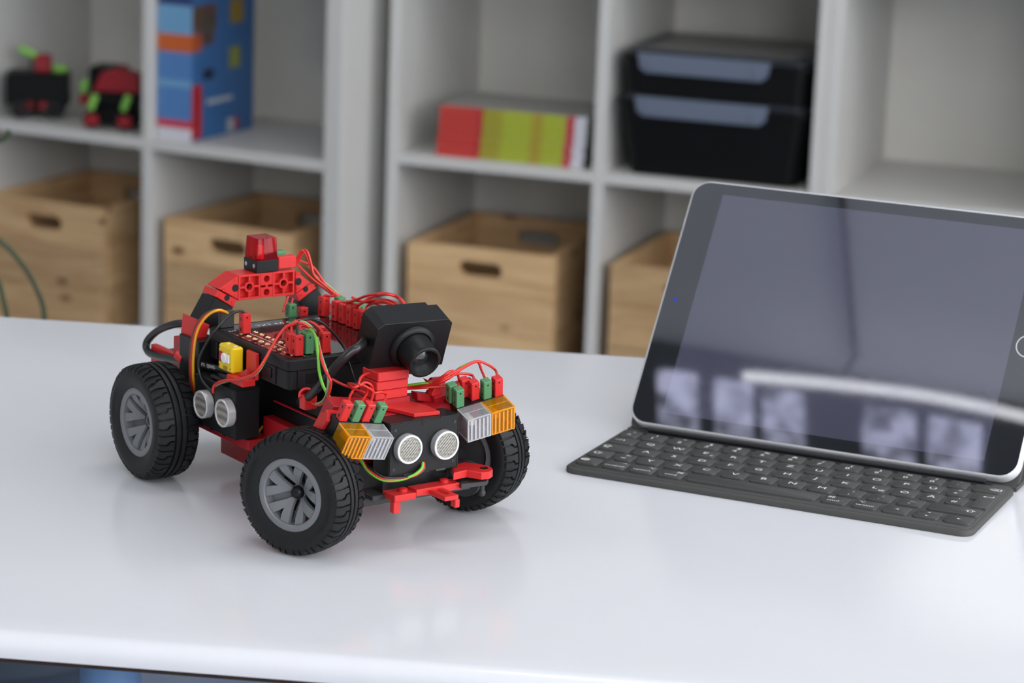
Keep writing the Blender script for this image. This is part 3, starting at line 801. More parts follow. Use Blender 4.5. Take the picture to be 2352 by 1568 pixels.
def rim_mesh(m):
    # ring, outer side at w=-11.2
    m.lathe([(20.1, -8.5), (20.1, -11.4), (19.4, -11.8), (17.0, -11.6), (16.4, -11.0), (16.2, -2.0), (16.2, 10.0), (20.0, 10.5), (20.1, -8.5)], (0, 0, 0), (0, 1, 0), 64)
    depth = lambda r: -10.2 + 7.0 * (1 - min(1, max(0, (r - 3.5) / 12.8))) ** 1.5      # dish
    def pt(r, a, dz=0.0): return (r * math.cos(a), depth(r) + dz, r * math.sin(a))
    for k in range(5):
        a0 = 2 * math.pi * k / 5 + 0.35
        rs = [4.0, 6.0, 8.0, 10.4, 12.0, 14.0, 16.3]
        half = [0.22, 0.30, 0.38, 0.435, 0.465, 0.485, 0.50]
        notch = [None, None, None, 0.0, 0.05, 0.11, 0.17]
        rows = []
        for r, h, nn in zip(rs, half, notch):
            rows.append([(r, -h), (r, -h * 0.5 if nn is None else -(nn + h) / 2), (r, 0.0 if nn is None else -nn), (r, 0.0 if nn is None else nn), (r, h * 0.5 if nn is None else (nn + h) / 2), (r, h)])
        V = []; Fs = []
        for dz in (0.0, 2.6):
            for rw in rows:
                for r, a in rw: V.append(pt(r, a0 + a, dz))
        nr_ = len(rows); o2 = nr_ * 6
        def q(l, j, s=0): return s * o2 + l * 6 + j
        for l in range(nr_ - 1):
            for j in (0, 1, 3, 4):
                Fs.append((q(l, j), q(l + 1, j), q(l + 1, j + 1), q(l, j + 1)))
                Fs.append((q(l, j, 1), q(l, j + 1, 1), q(l + 1, j + 1, 1), q(l + 1, j, 1)))
            for j in (0, 5): Fs.append((q(l, j), q(l + 1, j), q(l + 1, j, 1), q(l, j, 1)))
            if l >= 3:
                for j in (2, 3): Fs.append((q(l, j), q(l + 1, j), q(l + 1, j, 1), q(l, j, 1)))
        m.add(V, Fs)
        # recessed web between two plates
        a1 = a0 + math.pi / 5
        V = []
        for r, h in ((3.5, 0.50), (7.0, 0.30), (11.0, 0.22), (16.3, 0.20)):
            V += [pt(r, a1 - h, 5.6), pt(r, a1 + h, 5.6)]
        m.add(V, [(0, 2, 3, 1), (2, 4, 5, 3), (4, 6, 7, 5)])
    m.lathe([(3.9, -3.2), (4.3, 4.0), (4.3, 9.0)], (0, 0, 0), (0, 1, 0), 28, cap1=True)
    m.lathe([(4.2, -2.9), (2.6, -3.0), (2.4, -1.0), (0, -1.0)], (0, 0, 0), (0, 1, 0), 28)
    return m
def sidewall_text(s, size, r0, a0):
    """raised lettering bent round the outer sidewall"""
    me = text_mesh(s, size, 'CENTER').copy()
    for v in me.vertices:
        a = a0 - v.co.x / r0; r = r0 + v.co.y
        v.co = Vector((r * math.cos(a), -13.62 + 0.35 * abs(r - 26.5) / 3, r * math.sin(a))) * 0.001
    if not me.materials: me.materials.append(M_TYRE)
    return me
tyre_me = rim_me = None
def wheel(x, y, yaw, flip, cap):
    global tyre_me, rim_me
    if tyre_me is None:
        w = tyre_mesh().build('wheel', M_TYRE, car, 40); tyre_me = w.data
        r = rim_mesh(mb()).build('rim', M_RIM, w, 40); rim_me = r.data
    else:
        w = link('wheel', tyre_me, car); r = link('rim', rim_me, w)
    w.location = (x / 1000, y / 1000, R / 1000)
    if not flip:
        for a in (-0.25, 2.9): link('sidewall_lettering', sidewall_text('fischertechnik', 4.2, 26.3, a), w)
    w.rotation_euler = (0, 0, yaw + (math.pi if flip else 0))
    mb().lathe([(14.0, 2.0), (14.0, 6.5), (6, 9.0), (0, 9.0)], (0, 0, 0), (0, 1, 0), 36).build('hub_drum', M_DGREY, w)
    if cap:
        mb().lathe([(3.6, -2.9), (3.6, -4.2), (3.1, -5.6), (2.0, -6.6), (0, -7.0)], (0, 0, 0), (0, 1, 0), 28).build('hub_cap', M_BLK, w)
    return w
DE = math.radians(24.3)
wheel(0, -68.6, 0, False, False)
wheel(0, 68.6, 0, True, False)
wheel(162.2, -66.2, DE, False, True)
wheel(139.5, 58.5, math.radians(26), True, True)

# ---- chassis and drive
boxp('axle_housing', M_DGREY, -7, 7, -55, 55, 28, 40)
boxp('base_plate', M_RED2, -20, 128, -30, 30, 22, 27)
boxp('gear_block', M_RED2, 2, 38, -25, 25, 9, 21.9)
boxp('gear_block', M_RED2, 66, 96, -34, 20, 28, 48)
boxp('motor_block', M_BLK, 0, 120, -28, 28, 27.1, 66)
boxp('rear_frame', M_RED, -50, -22, -44, -40, 53, 66); boxp('rear_frame', M_RED2, -22, -4, -44, -36, 50, 77)
boxp('battery_pack', M_BLK, -49, -5, -39.5, 36, 42, 62)
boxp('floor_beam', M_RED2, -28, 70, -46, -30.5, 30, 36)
boxp('frame_post', M_BLK, -4, 19.5, -50, -36, 55, 83)
boxp('frame_post', M_BLK, -4, 19.5, 38, 50, 55, 79.5)
boxp('tie_bar', M_RED2, 70, 130, -30, -28.5, 57, 57.9, 0.1)

# ---- controller
def top_prism(name, mat, x0, x1, y0, y1, z0, z1, r, bev=0.8, parent=None):
    m = mb(); m.prism(rrect(x0, x1, y0, y1, r, 4), z0, z1, bev=bev); return m.build(name, mat, parent or car, 40)
ctl = top_prism('controller', M_BLKS, 20, 111, -45, 45, 85.4, 91.4, 3.5)
top_prism('lower_case', M_BLKS, 20.6, 110.4, -44.4, 44.4, 74.5, 85.2, 3.5, 0.5, ctl)
top_prism('top_film', M_GLOSSBLK, 23.5, 107.5, -41.5, 41.5, 91.41, 91.6, 2.0, 0.0, ctl)
for x in (30, 52, 74, 95):                               # case ribs and port recesses along the near side
    boxp('case_rib', M_BLKS, x, x + 2, -45.2, -44.3, 75.0, 85.0, 0.2, ctl)
for x in (36, 60, 82): boxp('port', M_BLK, x, x + 10, -44.95, -44.42, 77.5, 83.0, 0.1, ctl)
for y in (-38, -14, 14, 38): boxp('case_rib', M_BLKS, 110.3, 111.2, y - 1, y + 1, 75, 85, 0.2, ctl)
for y in (-33, 4, 22): boxp('port', M_BLK, 110.42, 110.9, y, y + 12, 77, 83, 0.1, ctl)
for i in range(9):
    for y in (-35.5, -27.0):
        m = mb(); m.lathe([(1.0, 91.62), (1.15, 91.95), (1.75, 91.95), (1.9, 91.62)], (44 + 7 * i, y, 0), (0, 0, 1), 18)
        m.build('socket', M_GOLD, ctl)
def flat_text(s, size, x, y, rot=90, align='LEFT', par=None, z=91.64, mat=None):
    # reads along +y for a viewer in front of the car
    return lettering(s, size / 1000, mat or M_PRINT, par or ctl, Matrix.Translation((x / 1000, y / 1000, z / 1000)) @ rotm('Z', rot), 'lettering', align)
flat_text('TXT 4.0 Controller', 5.4, 31.5, -19)
flat_text('fischertechnik', 5.2, 104.5, -6)
flat_text('EXT 1', 3.0, 36, -40)
for i in range(8): flat_text('I%d' % (8 - i), 2.4, 46 + 7 * i, -41, align='LEFT')
for i, s in enumerate(('C1', 'C2', 'C3', 'C4')): flat_text(s, 2.4, 29, 8 + 7 * i)
boxp('divider_line', M_PRINT, 42, 106, -31.6, -31.2, 91.62, 91.66, 0, ctl)
# connector of the servo lead
con = boxp('connector', M_DGREY, 24.2, 27.6, -40.5, -31.5, 91.65, 101.5, 0.3)

# ---- plugs: small rectangular plugs with a wire hole
def plug(p, mat, h=11.6, w=5.2, d=5.2, M=None, name='plug'):
    """p = centre of the foot"""
    m = mb(); m.M = (M or Matrix()) @ Matrix.Translation(p)
    m.box(-d / 2, d / 2, -w / 2, w / 2, 0, h, 0.35)
    o = m.build(name, mat, car)
    k = mb(); k.M = m.M
    k.box(d / 2 - 0.02, d / 2 + 0.05, -0.5, 0.5, h - 2.6, h - 1.7).box(-0.5, 0.5, -w / 2 - 0.05, -w / 2 + 0.02, 1.5, 3.5).box(-0.4, 0.4, -w / 2 - 0.05, -w / 2 + 0.02, h - 4.2, h - 2.4)
    k.build('plug_slot', M_BLK, o)
    return o
plug((44.2, -34.2, 91.9), M_RED)
plug((97.5, -35.2, 91.9), M_RED); plug((101.0, -33.8, 91.9) if 0 else (102.6, -34.5, 91.9), M_RED)
plug((101.5, -27.2, 91.9), M_GRN); plug((94.8, -28.0, 91.9), M_GRN); plug((94.6, -21.5, 91.9), M_GRN)
rp = plug((103.5, -17.5, 91.9), M_RED, 11.5); rp.rotation_euler = (0, 0, 0)
plug((96.5, -14.5, 91.9), M_RED, 13)
plug((26.8, 29.5, 91.9), M_RED); plug((32.4, 37.0, 91.9), M_GRN); plug((33.5, 30.5, 91.9) if 0 else (40.5, 30.0, 91.9), M_RED)
plug((48.5, 30.0, 91.9), M_RED); plug((56.5, 30.0, 91.9), M_RED); plug((64.0, 30.0, 91.9), M_RED); plug((71.5, 30.0, 91.9), M_RED); plug((52, 38, 91.9), M_GRN); plug((44, 38, 91.9), M_GRN)
plug((24.8, 12.0, 84) if 0 else (14.0, 14.5, 90.0), M_GRN, 8); plug((14.0, 22.5, 88.0), M_RED, 7)

# ---- arch over the controller
XA0, XA1 = -5.0, 10.0
yz = lambda a, b, c: (c, a, b)
def arch_poly(pxs, name, mat, x0=XA0, x1=XA1, bev=0.4):
    pts = [(q.y, q.z) for q in (PX(px, py, x=XA1) for px, py in pxs)]
    m = mb(); m.prism(pts, x0, x1, yz, bev=bev); return m.build(name, mat, car, 25)
def block15(y0):
    y1, z0, z1 = y0 + 15, 102.2, 117.2; cy, cz = y0 + 7.5, 109.7
    m = mb(); m.box(XA0, XA1 - 4, y0 + .05, y1 - .05, z0, z1, 0.3)
    for a, b_, c, d in ((y0, y1, z0, z0 + 1.3), (y0, y1, z1 - 1.3, z1), (y0, y0 + 1.3, z0 + 1.3, z1 - 1.3), (y1 - 1.3, y1, z0 + 1.3, z1 - 1.3),
                        (y0 + 1.3, cy - 2.6, cz - .6, cz + .6), (cy + 2.6, y1 - 1.3, cz - .6, cz + .6), (cy - .6, cy + .6, z0 + 1.3, cz - 2.6), (cy - .6, cy + .6, cz + 2.6, z1 - 1.3)):
        m.box(XA1 - 4.1, XA1, a + .05 if a == y0 else a, b_, c, d, 0.12)
    m.lathe([(3.2, XA1 - 4.1), (3.2, XA1 - .1), (3.1, XA1), (2.1, XA1), (2.0, XA1 - .1), (2.0, XA1 - 4.1)], (0, cy, cz), (1, 0, 0), 28)
    o = m.build('building_block', M_RED, car, 30)
    mb().cyl((XA1 - 3.99, cy, cz), (XA1 - 3.95, cy, cz), 1.95, 24).build('bore_shade_disc', M_BLK, o)  # black disc colours in the shade at the bottom of the hole
block15(-19.0); block15(4.2)
# half-width block between them with its round and square slots
m = mb(); m.box(XA0, XA1 - 5, -3.9, 4.1, 102.6, 117.0, 0.2)
m.holed(4.0, 3.6, 2.0, 2.0, XA1 - 5.1, XA1, lambda a, b_, c: (c, 0.1 + a, 113.5 + b_)); m.holed(4.0, 3.0, 2.0, 2.0, XA1 - 5.1, XA1, lambda a, b_, c: (c, 0.1 + a, 105.5 + b_))
m.box(XA1 - 5.1, XA1, -.7, .9, 108.4, 110.0); hb_ = m.build('half_block', M_RED, car, 30)
mb().cyl((XA1 - 4.98, 0.1, 113.5), (XA1 - 4.9, 0.1, 113.5), 1.95).cyl((XA1 - 4.98, 0.1, 105.5), (XA1 - 4.9, 0.1, 105.5), 1.95).build('bore_shade_disc', M_RED2, hb_)  # darker red discs paint the shade inside the two round holes
z5 = lambda a, b: (460 + a / 7.84, 520 + b / 7.84)
w1 = arch_poly([z5(686, 888), z5(345, 1128), z5(682, 1322)], 'angle_block', M_RED)
s1 = arch_poly([z5(318, 1148), z5(668, 1326), z5(602, 1462), z5(268, 1262)], 'angle_slab', M_RED)
w2_ = arch_poly([z5(1716, 792), z5(1995, 1014), z5(1722, 1214)], 'angle_block', M_RED)
s2 = arch_poly([z5(1998, 1020), z5(2102, 1106), z5(1776, 1352), z5(1724, 1226)], 'angle_slab', M_RED)
def bore_shade_disc(par, a, b, r=2.0, mat=M_BLK):
    q = PX(*z5(a, b), x=XA1); m = mb(); m.lathe([(r * 1.12, 9.98), (r * 1.12, 10.12), (r, 10.12), (r, 10.03), (0, 10.03)], (0, q.y, q.z), (1, 0, 0), 24); m.build('bore_shade_disc', mat, par)  # nearly flush black disc in a ring, painted as the shade of a hole
bore_shade_disc(w1, 632, 1108); bore_shade_disc(w2_, 1765, 990); bore_shade_disc(s1, 480, 1285, 1.6); bore_shade_disc(s2, 1898, 1125, 1.6)
for a, b in ((635, 970), (425, 1135), (632, 1240), (352, 1235), (590, 1358)): 
    q = PX(*z5(a, b), x=XA1); mb().lathe([(1.1, 9.95), (1.1, 10.25), (0.8, 10.25), (0.8, 10.05), (0, 10.05)], (0, q.y, q.z), (1, 0, 0), 16).build('stud', M_RED, w1)
for a, b in ((1765, 1118), (2030, 1062), (1805, 1232), (1775, 845)):
    q = PX(*z5(a, b), x=XA1); mb().lathe([(1.1, 9.95), (1.1, 10.25), (0.8, 10.25), (0.8, 10.05), (0, 10.05)], (0, q.y, q.z), (1, 0, 0), 16).build('stud', M_RED, w2_)
# black angled legs
arch_poly([(494.5, 683), (536, 706.5), (520, 738), (497, 762), (463, 742)], 'arch_leg', M_BLK)
arch_poly([(686, 692.5), (728, 661), (741, 681), (754, 730), (703, 730)], 'arch_leg', M_BLK)
arch_poly([(451, 732), (480.6, 746), (472, 778), (446, 780)], 'arch_foot', M_RED, XA0 - 1, XA1 + 0.6)
boxp('arch_foot', M_RED2, -9, 10.5, 36, 50, 80, 92)

# ---- beacon on the arch
XB0, XB1, YB0, YB1 = -5.0, 10.2, -7.0, 8.0
bea = boxp('beacon_base', M_BLKS, XB0, XB1, YB0, YB1, 117.3, 124.6, 0.35)
m = mb(); q0 = rrect(XB0 + .3, XB1 - .3, YB0 + .3, YB1 - .3, 1.0, 3); q1 = rrect(XB0 + .9, XB1 - .9, YB0 + .9, YB1 - .9, 1.0, 3); n_ = len(q0)
V = [(x, y, 124.65) for x, y in q0] + [(x, y, 137.2) for x, y in q1] + [(x * .97 + .08, y * .97, 137.6) for x, y in q1]
m.add(V, [(i, (i + 1) % n_, n_ + (i + 1) % n_, n_ + i) for i in range(n_)] + [(n_ + i, n_ + (i + 1) % n_, 2 * n_ + (i + 1) % n_, 2 * n_ + i) for i in range(n_)] + [tuple(range(2 * n_, 3 * n_))])
m.build('beacon_lens', M_REDLENS, bea, 30)
mb().lathe([(2.3, 124.7), (2.3, 131.2), (1.9, 132.6), (0, 133.2)], (4.5, -1.5, 0), (0, 0, 1), 24).build('bulb', plastic('red bulb', (0.9, 0.05, 0.06), 0.3), bea)
m = mb(); m.add([(XB0 + 1, -6, 124.7), (XB0 + 5, -6, 124.7), (XB0 + 3.6, -5.9, 130.5)], [(0, 1, 2)]).add([(XB0 + 7, -6, 124.7), (XB0 + 12, -6, 124.7), (XB0 + 11, -5.9, 129)], [(0, 1, 2)]); m.build('reflector', M_YEL, bea)
for x in (-1.9, 7.2): mb().lathe([(1.3, 0), (1.3, 0.25), (0.0, 0.3)], (x, YB0 - 0.02, 121.2), (0, -1, 0), 18).build('contact', M_ALU, bea)
boxp('contact_slot', M_BLK, 1.4, 4.0, YB0 - .08, YB0 - 0.02, 120.6, 123.0, 0, bea)
mb().lathe([(0.7, 0), (0.7, 0.06), (0, 0.06)], (XB1 + 0.02, -3.2, 119.9), (1, 0, 0), 12).build('dimple', M_BLK, bea)
boxp('plug', M_RED, 4.5, 9.8, 8.1, 20.3, 118.4, 125.6, 0.4); boxp('plug', M_GRN, -3.8, 2, 8.1, 18, 121.5, 127.2, 0.4)

# ---- ultrasonic sensors
M_MESH, t_, b_ = nt('sensor wire mesh')
tc = N(t_, 'ShaderNodeTexCoord'); mp = N(t_, 'ShaderNodeMapping'); mp.inputs['Rotation'].default_value = (0.785, 0.785, 0.0)
ck = N(t_, 'ShaderNodeTexChecker'); ck.inputs['Scale'].default_value = 1500
ck.inputs[1].default_value = (0.50, 0.48, 0.43, 1); ck.inputs[2].default_value = (0.07, 0.065, 0.055, 1)
t_.links.new(tc.outputs['Object'], mp.inputs[0]); t_.links.new(mp.outputs[0], ck.inputs[0]); t_.links.new(ck.outputs[0], b_.inputs['Base Color'])
b_.inputs['Metallic'].default_value = 0.4; b_.inputs['Roughness'].default_value = 0.45
def transducer(par, c, d, base, prot, r=8.1):
    c = Vector(c); d = Vector(d)
    mb().lathe([(r + 0.9, base - 0.3), (r + 0.9, base + 0.25), (r + .1, base + 0.25)], c, d, 44).build('transducer_collar', M_BLK, par)
    mb().lathe([(r, base), (r, prot - .3), (r - .25, prot), (r - 1.15, prot), (r - 1.3, prot - .15), (r - 1.35, prot - .7)], c, d, 48).build('transducer_can', M_ALUR, par)
    mb().lathe([(r - 1.3, prot - .55), (r * .5, prot - .45), (0, prot - .4)], c, d, 40).build('transducer_mesh', M_MESH, par)
# side sensor, looking to the near side
ss = boxp('ultrasonic_sensor', M_BLKS, 24, 70.5, -55, -39, 37.2, 66.2, 0.5)
for px, py in ((459, 929), (508.5, 949)):
    q = PX(px, py, y=-60.0); transducer(ss, (q.x, -55, q.z), (0, -1, 0), 0.0, 5.0)
for x in (30, 52): boxp('latch', M_BLK, x, x + 5, -55.12, -54.9, 64.6, 66.3, 0, ss)
for x in (30, 42, 56): boxp('latch', M_BLK, x, x + 4, -55.12, -54.9, 37.1, 38.4, 0, ss)
for x, z in ((26.5, 63.5), (67.5, 63.5), (26.5, 40), (67.5, 40)): mb().lathe([(.7, 0), (.7, .12), (0, .12)], (x, -55.0, z), (0, -1, 0), 12).build('rivet', M_DGREY, ss)
# front sensor
fs_ = boxp('ultrasonic_sensor', M_BLKS, 164, 180, -22.8, 22.8, 39.3, 69.5, 0.5)
m = mb()
for a, b_2, c, d in ((-22.2, 22.2, 68.3, 68.9), (-22.2, 22.2, 39.9, 40.4), (-22.2, -21.7, 40.4, 68.3), (21.7, 22.2, 40.4, 68.3)): m.box(180.0, 180.25, a, b_2, c, d)
m.build('face_edge', M_BLKS, fs_)
for px, py in ((942.5, 1032.5), (1027, 1023)):
    q = PX(px, py, x=184.2); transducer(fs_, (180, q.y, q.z), (1, 0, 0), 0.0, 4.2)
for y in (-12, 13): boxp('latch', M_BLK, 179.9, 180.15, y - 3, y + 3, 68.0, 69.6, 0, fs_)
boxp('latch', M_BLK, 179.9, 180.2, -1.8, 2.4, 66.2, 69.6, 0, fs_)
for y in (-10, 11): boxp('latch', M_DGREY, 179.9, 180.35, y - 3, y + 3, 39.1, 40.4, 0, fs_)
boxp('cable_slot', M_BLK, 179.9, 180.1, 0, 4, 39.4, 43, 0, fs_)
for y, z in ((-19, 65.5), (19.5, 65.5), (-19.5, 43.5), (19, 43.5)): mb().lathe([(.9, 0), (.9, .2), (.7, .2), (.7, .08), (0, .08)], (180.0, y, z), (1, 0, 0), 14).build('rivet', M_DGREY, fs_)

# ---- yellow motor piece and its red bracket
ym = boxp('yellow_block', M_YEL, 49.5, 65.5, -54.5, -46.8, 74.6, 89.6, 1.1)
mb().lathe([(2.9, 0), (2.9, 1.1), (2.4, 1.5), (0, 1.5)], (57.6, -54.5, 82.6), (0, -1, 0), 22).build('white_dial', M_WHT, ym)
boxp('white_tab', M_WHT, 57.6, 63.0, -55.6, -54.52, 80.2, 85.2, 0.3, ym)
boxp('red_tab', M_RED2, 51.2, 54.8, -55.0, -54.52, 79.6, 85.6, 0.3, ym)
boxp('slot', plastic('shaded yellow patch', (0.35, 0.22, 0.01), 0.6), 55.5, 60.5, -54.6, -54.45, 75.6, 78.0, 0, ym)  # raised patch in darker yellow, recess shade put into the colour
for x, z in ((51.3, 77.2), (63.4, 77.2), (51.3, 87.8)): mb().lathe([(.7, 0), (.7, .06), (0, .06)], (x, -54.5, z), (0, -1, 0), 12).build('dimple', plastic('shaded yellow dot', (0.35, 0.22, 0.01), 0.6), ym)  # raised dots in darker yellow, the shade of dimples painted on
for x in (54, 62): mb().lathe([(1.2, 0), (1.2, .12), (0, .15)], (x, -50.5, 89.6), (0, 0, 1), 16).build('pin', M_WHT, ym)
boxp('bracket_wall', M_RED, 69.0, 80.0, -47.5, -45.4, 73.5, 89.0, 0.3)
boxp('bracket_base', M_RED, 62.0, 80.0, -56.0, -47.6, 70.5, 74.4, 0.3)
m = mb(); m.prism([(66, 74.4), (78, 74.4), (78, 80.5)], -52, -50.5, lambda a, b_, c: (a, c, b_)); m.build('bracket_rib', M_RED, car)
mb().cyl((40, -52.5, 67.6), (58, -52.5, 67.6), 1.5, 14).build('wire_sleeve', M_BLK, car)

# ---- camera
CP = Vector((146.2, 11.9, 101.9)); CA = (math.radians(-4.8), math.radians(20.2), math.radians(-0.8))
CM = Matrix.Translation(CP) @ Matrix.Rotation(CA[0], 4, 'Z') @ Matrix.Rotation(CA[1], 4, 'Y') @ Matrix.Rotation(CA[2], 4, 'X')
cxn = (CM.to_3x3() @ Vector((1, 0, 0)))
camfr = lambda a, b_, c: tuple(CM @ Vector((c, a, b_)))
m = mb(); m.prism([(-23.4, -15.2), (23.4, -15.2), (23.4, 12.4), (20.5, 15.2), (-19.5, 15.2), (-23.4, 12.2)], -15.3, 0, camfr, bev=0.3)
cm = m.build('camera_body', M_BLKS, car, 25)
m = mb(); m.prism([(-21, -14.0), (21, -14.0), (21, 9.4), (17, 12.8), (-17, 12.8), (-21, 9.4)], -22, -15.25, camfr); m.build('camera_back', M_BLKS, cm, 25)
for a in (-18, 15):
    m = mb(); m.M = CM; m.box(-.2, .12, a, a + 5, 14.0, 14.9); m.build('latch', M_BLK, cm)
m = mb(); m.M = CM; m.box(-11, -5, -23.55, -23.3, -1, 6); m.box(-11, -5, -23.55, -23.3, -13, -6); m.build('side_slot', M_BLK, cm)
lp = PXP(945, 795, CP, cxn); li = CM.inverted() @ lp
m = mb(); m.M = CM
m.lathe([(13.6, 0.02), (13.6, 1.4), (12.8, 2.6), (10.9, 3.2), (10.4, 2.4)], (0, li.y, li.z), (1, 0, 0), 52)
m.lathe([(10.2, 2.0), (10.0, 6), (9.2, 13.0), (9.1, 14.0), (9.6, 14.5), (9.6, 16.6), (9.1, 17.1), (8.0, 17.1), (7.5, 16.4), (6.2, 13.6), (4.6, 12.6), (4.3, 11.8), (0, 11.8)], (0, li.y, li.z), (1, 0, 0), 52)
ln = m.build('lens_barrel', M_BLKS, cm, 40)
M_LENSG, t_, b_ = nt('camera glass'); b_.inputs['Base Color'].default_value = (0.02, 0.022, 0.026, 1); b_.inputs['Roughness'].default_value = 0.03; b_.inputs['IOR'].default_value = 1.8
nz = N(t_, 'ShaderNodeTexNoise'); nz.inputs['Scale'].default_value = 20; t_.links.new(nz.outputs['Fac'], b_.inputs['Coat Weight'])
m = mb(); m.M = CM; m.lathe([(4.3, 11.9), (3.4, 12.3), (2.0, 12.75), (0, 12.9)], (0, li.y, li.z), (1, 0, 0), 32); m.build('lens_glass', M_LENSG, cm)
# stand of stacked red pieces
for k, (z0, z1) in enumerate(((74.2, 79.2), (79.4, 84.2), (84.4, 89.6))):
    boxp('stand_block', M_RED, 134, 150, -13.0 + k * 0.7, 8 + k * 0.4, z0, z1, 0.4)
mb().lathe([(2.1, 0), (2.1, .15), (0, .15)], (142, -13.0, 81.5), (0, -1, 0), 20).build('bore_shade_disc', M_BLK, car)  # black disc on the stand, painted for the dark of a hole
boxp('stand_foot', M_RED2, 128, 150, -14, 10, 69.8, 74.0, 0.4)
m = mb(); m.prism([(150, -13), (150, 9), (162, 12.5), (176.5, 11.8), (174.5, -3.6), (160, -8)], 69.7, 71.6, bev=0.2); m.build('nose_plate', M_RED, car)

# ---- front cross structure
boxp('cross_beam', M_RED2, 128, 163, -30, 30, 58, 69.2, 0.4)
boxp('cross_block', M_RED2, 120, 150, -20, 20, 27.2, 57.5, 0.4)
boxp('steering_beam', M_DGREY, 156, 168, -42, 40, 21, 26, 0.4)
boxp('steering_beam', M_DGREY, 160, 176, -30, -14, 26.1, 29, 0.4)
for s in (-1, 1):
    mb().cyl((152, s * 38, 20), (152, s * 38, 34), 4.2, 20).build('knuckle', M_DGREY, car)
# arm with rounded end and screw on the far side
def zpoly(pxs, z): return [(q.x, q.y) for q in (PX(px, py, z=z) for px, py in pxs)]
m = mb(); m.prism(zpoly([(1036, 1068), (1066, 1060.5), (1098, 1064), (1122, 1069), (1130, 1073), (1132, 1078), (1124, 1083.5), (1106, 1085), (1072, 1079.5), (1042, 1086)], 38), 34.0, 38.0, bev=0.4)
arm = m.build('steering_arm', M_RED, car)
q = PX(1112, 1075, z=38); mb().lathe([(2.2, 38.05), (2.2, 38.3), (1.5, 38.3), (1.4, 38.1), (0, 38.1)], (q.x, q.y, 0), (0, 0, 1), 18).build('screw', M_BLK, arm)
boxp('arm_post', M_RED, 160, 166, 24, 28, 36.3, 44, 0.3)
boxp('steering_arm', M_RED, 152, 164, -48, -36, 27, 33, 1.5)
mb().lathe([(9.5, 0), (10.5, 3), (10.5, 6)], (160, 44, 26), (0.42, -0.9, 0), 36, cap1=True).build('hub_plate', M_DGREY, car)
m = mb(); m.prism(zpoly([(1040, 1100), (1058, 1089), (1085, 1090), (1112, 1094), (1122, 1098), (1118, 1104), (1095, 1107), (1060, 1112)], 32), 29.5, 32.0, bev=0.3); m.build('arm_under', M_DGREY, car)
q = PX(1108, 1100, z=31); mb().cyl((q.x, q.y, 24.5), (q.x, q.y, 29.4), 1.4, 14).lathe([(0, -2.2), (1.6, -1.6), (2.1, 0), (1.6, 1.6), (0.5, 2.2)], (q.x, q.y, 23.2), (0, 0, 1), 16).build('ball_pin', M_DGREY, car)
boxp('steering_servo', M_BLK, 146, 173, -22, 20, 27, 39.2, 0.4)
# bumper bracket with slotted tongue
m = mb(); m.box(173, 185.5, -22, -8, 26.8, 30.6, 0.4).box(176.5, 185.5, -8, 22, 28.2, 32.0, 0.4); bp_ = m.build('bumper', M_RED, car)
for y in (-13, 14): mb().lathe([(2.6, 0), (2.6, 1.4), (1.8, 1.9), (0, 1.9)], (179.5, y, 30.6 if y < 0 else 32.0), (0, 0, 1), 16).build('bumper_pin', M_RED, bp_)
m = mb(); M_ = Matrix.Translation((190.5, 4.5, 29.8))
m.M = M_; m.holed(10.5, 4.4, 7.0, 1.8, -1.2, 1.2, lambda a, b_, c: (a, b_, c)); m.build('tongue', M_RED, bp_)
boxp('tongue_tab', M_RED, 197.0, 201.5, 6.6, 9.6, 24.0, 28.5, 0.3, bp_); boxp('bumper_tab', M_RED, 180, 184, -21.5, -17, 20.0, 26.7, 0.3, bp_)
boxp('steel_spring', M_ALU, 168, 171, -14, -6, 29.2, 32.5, 0.3)

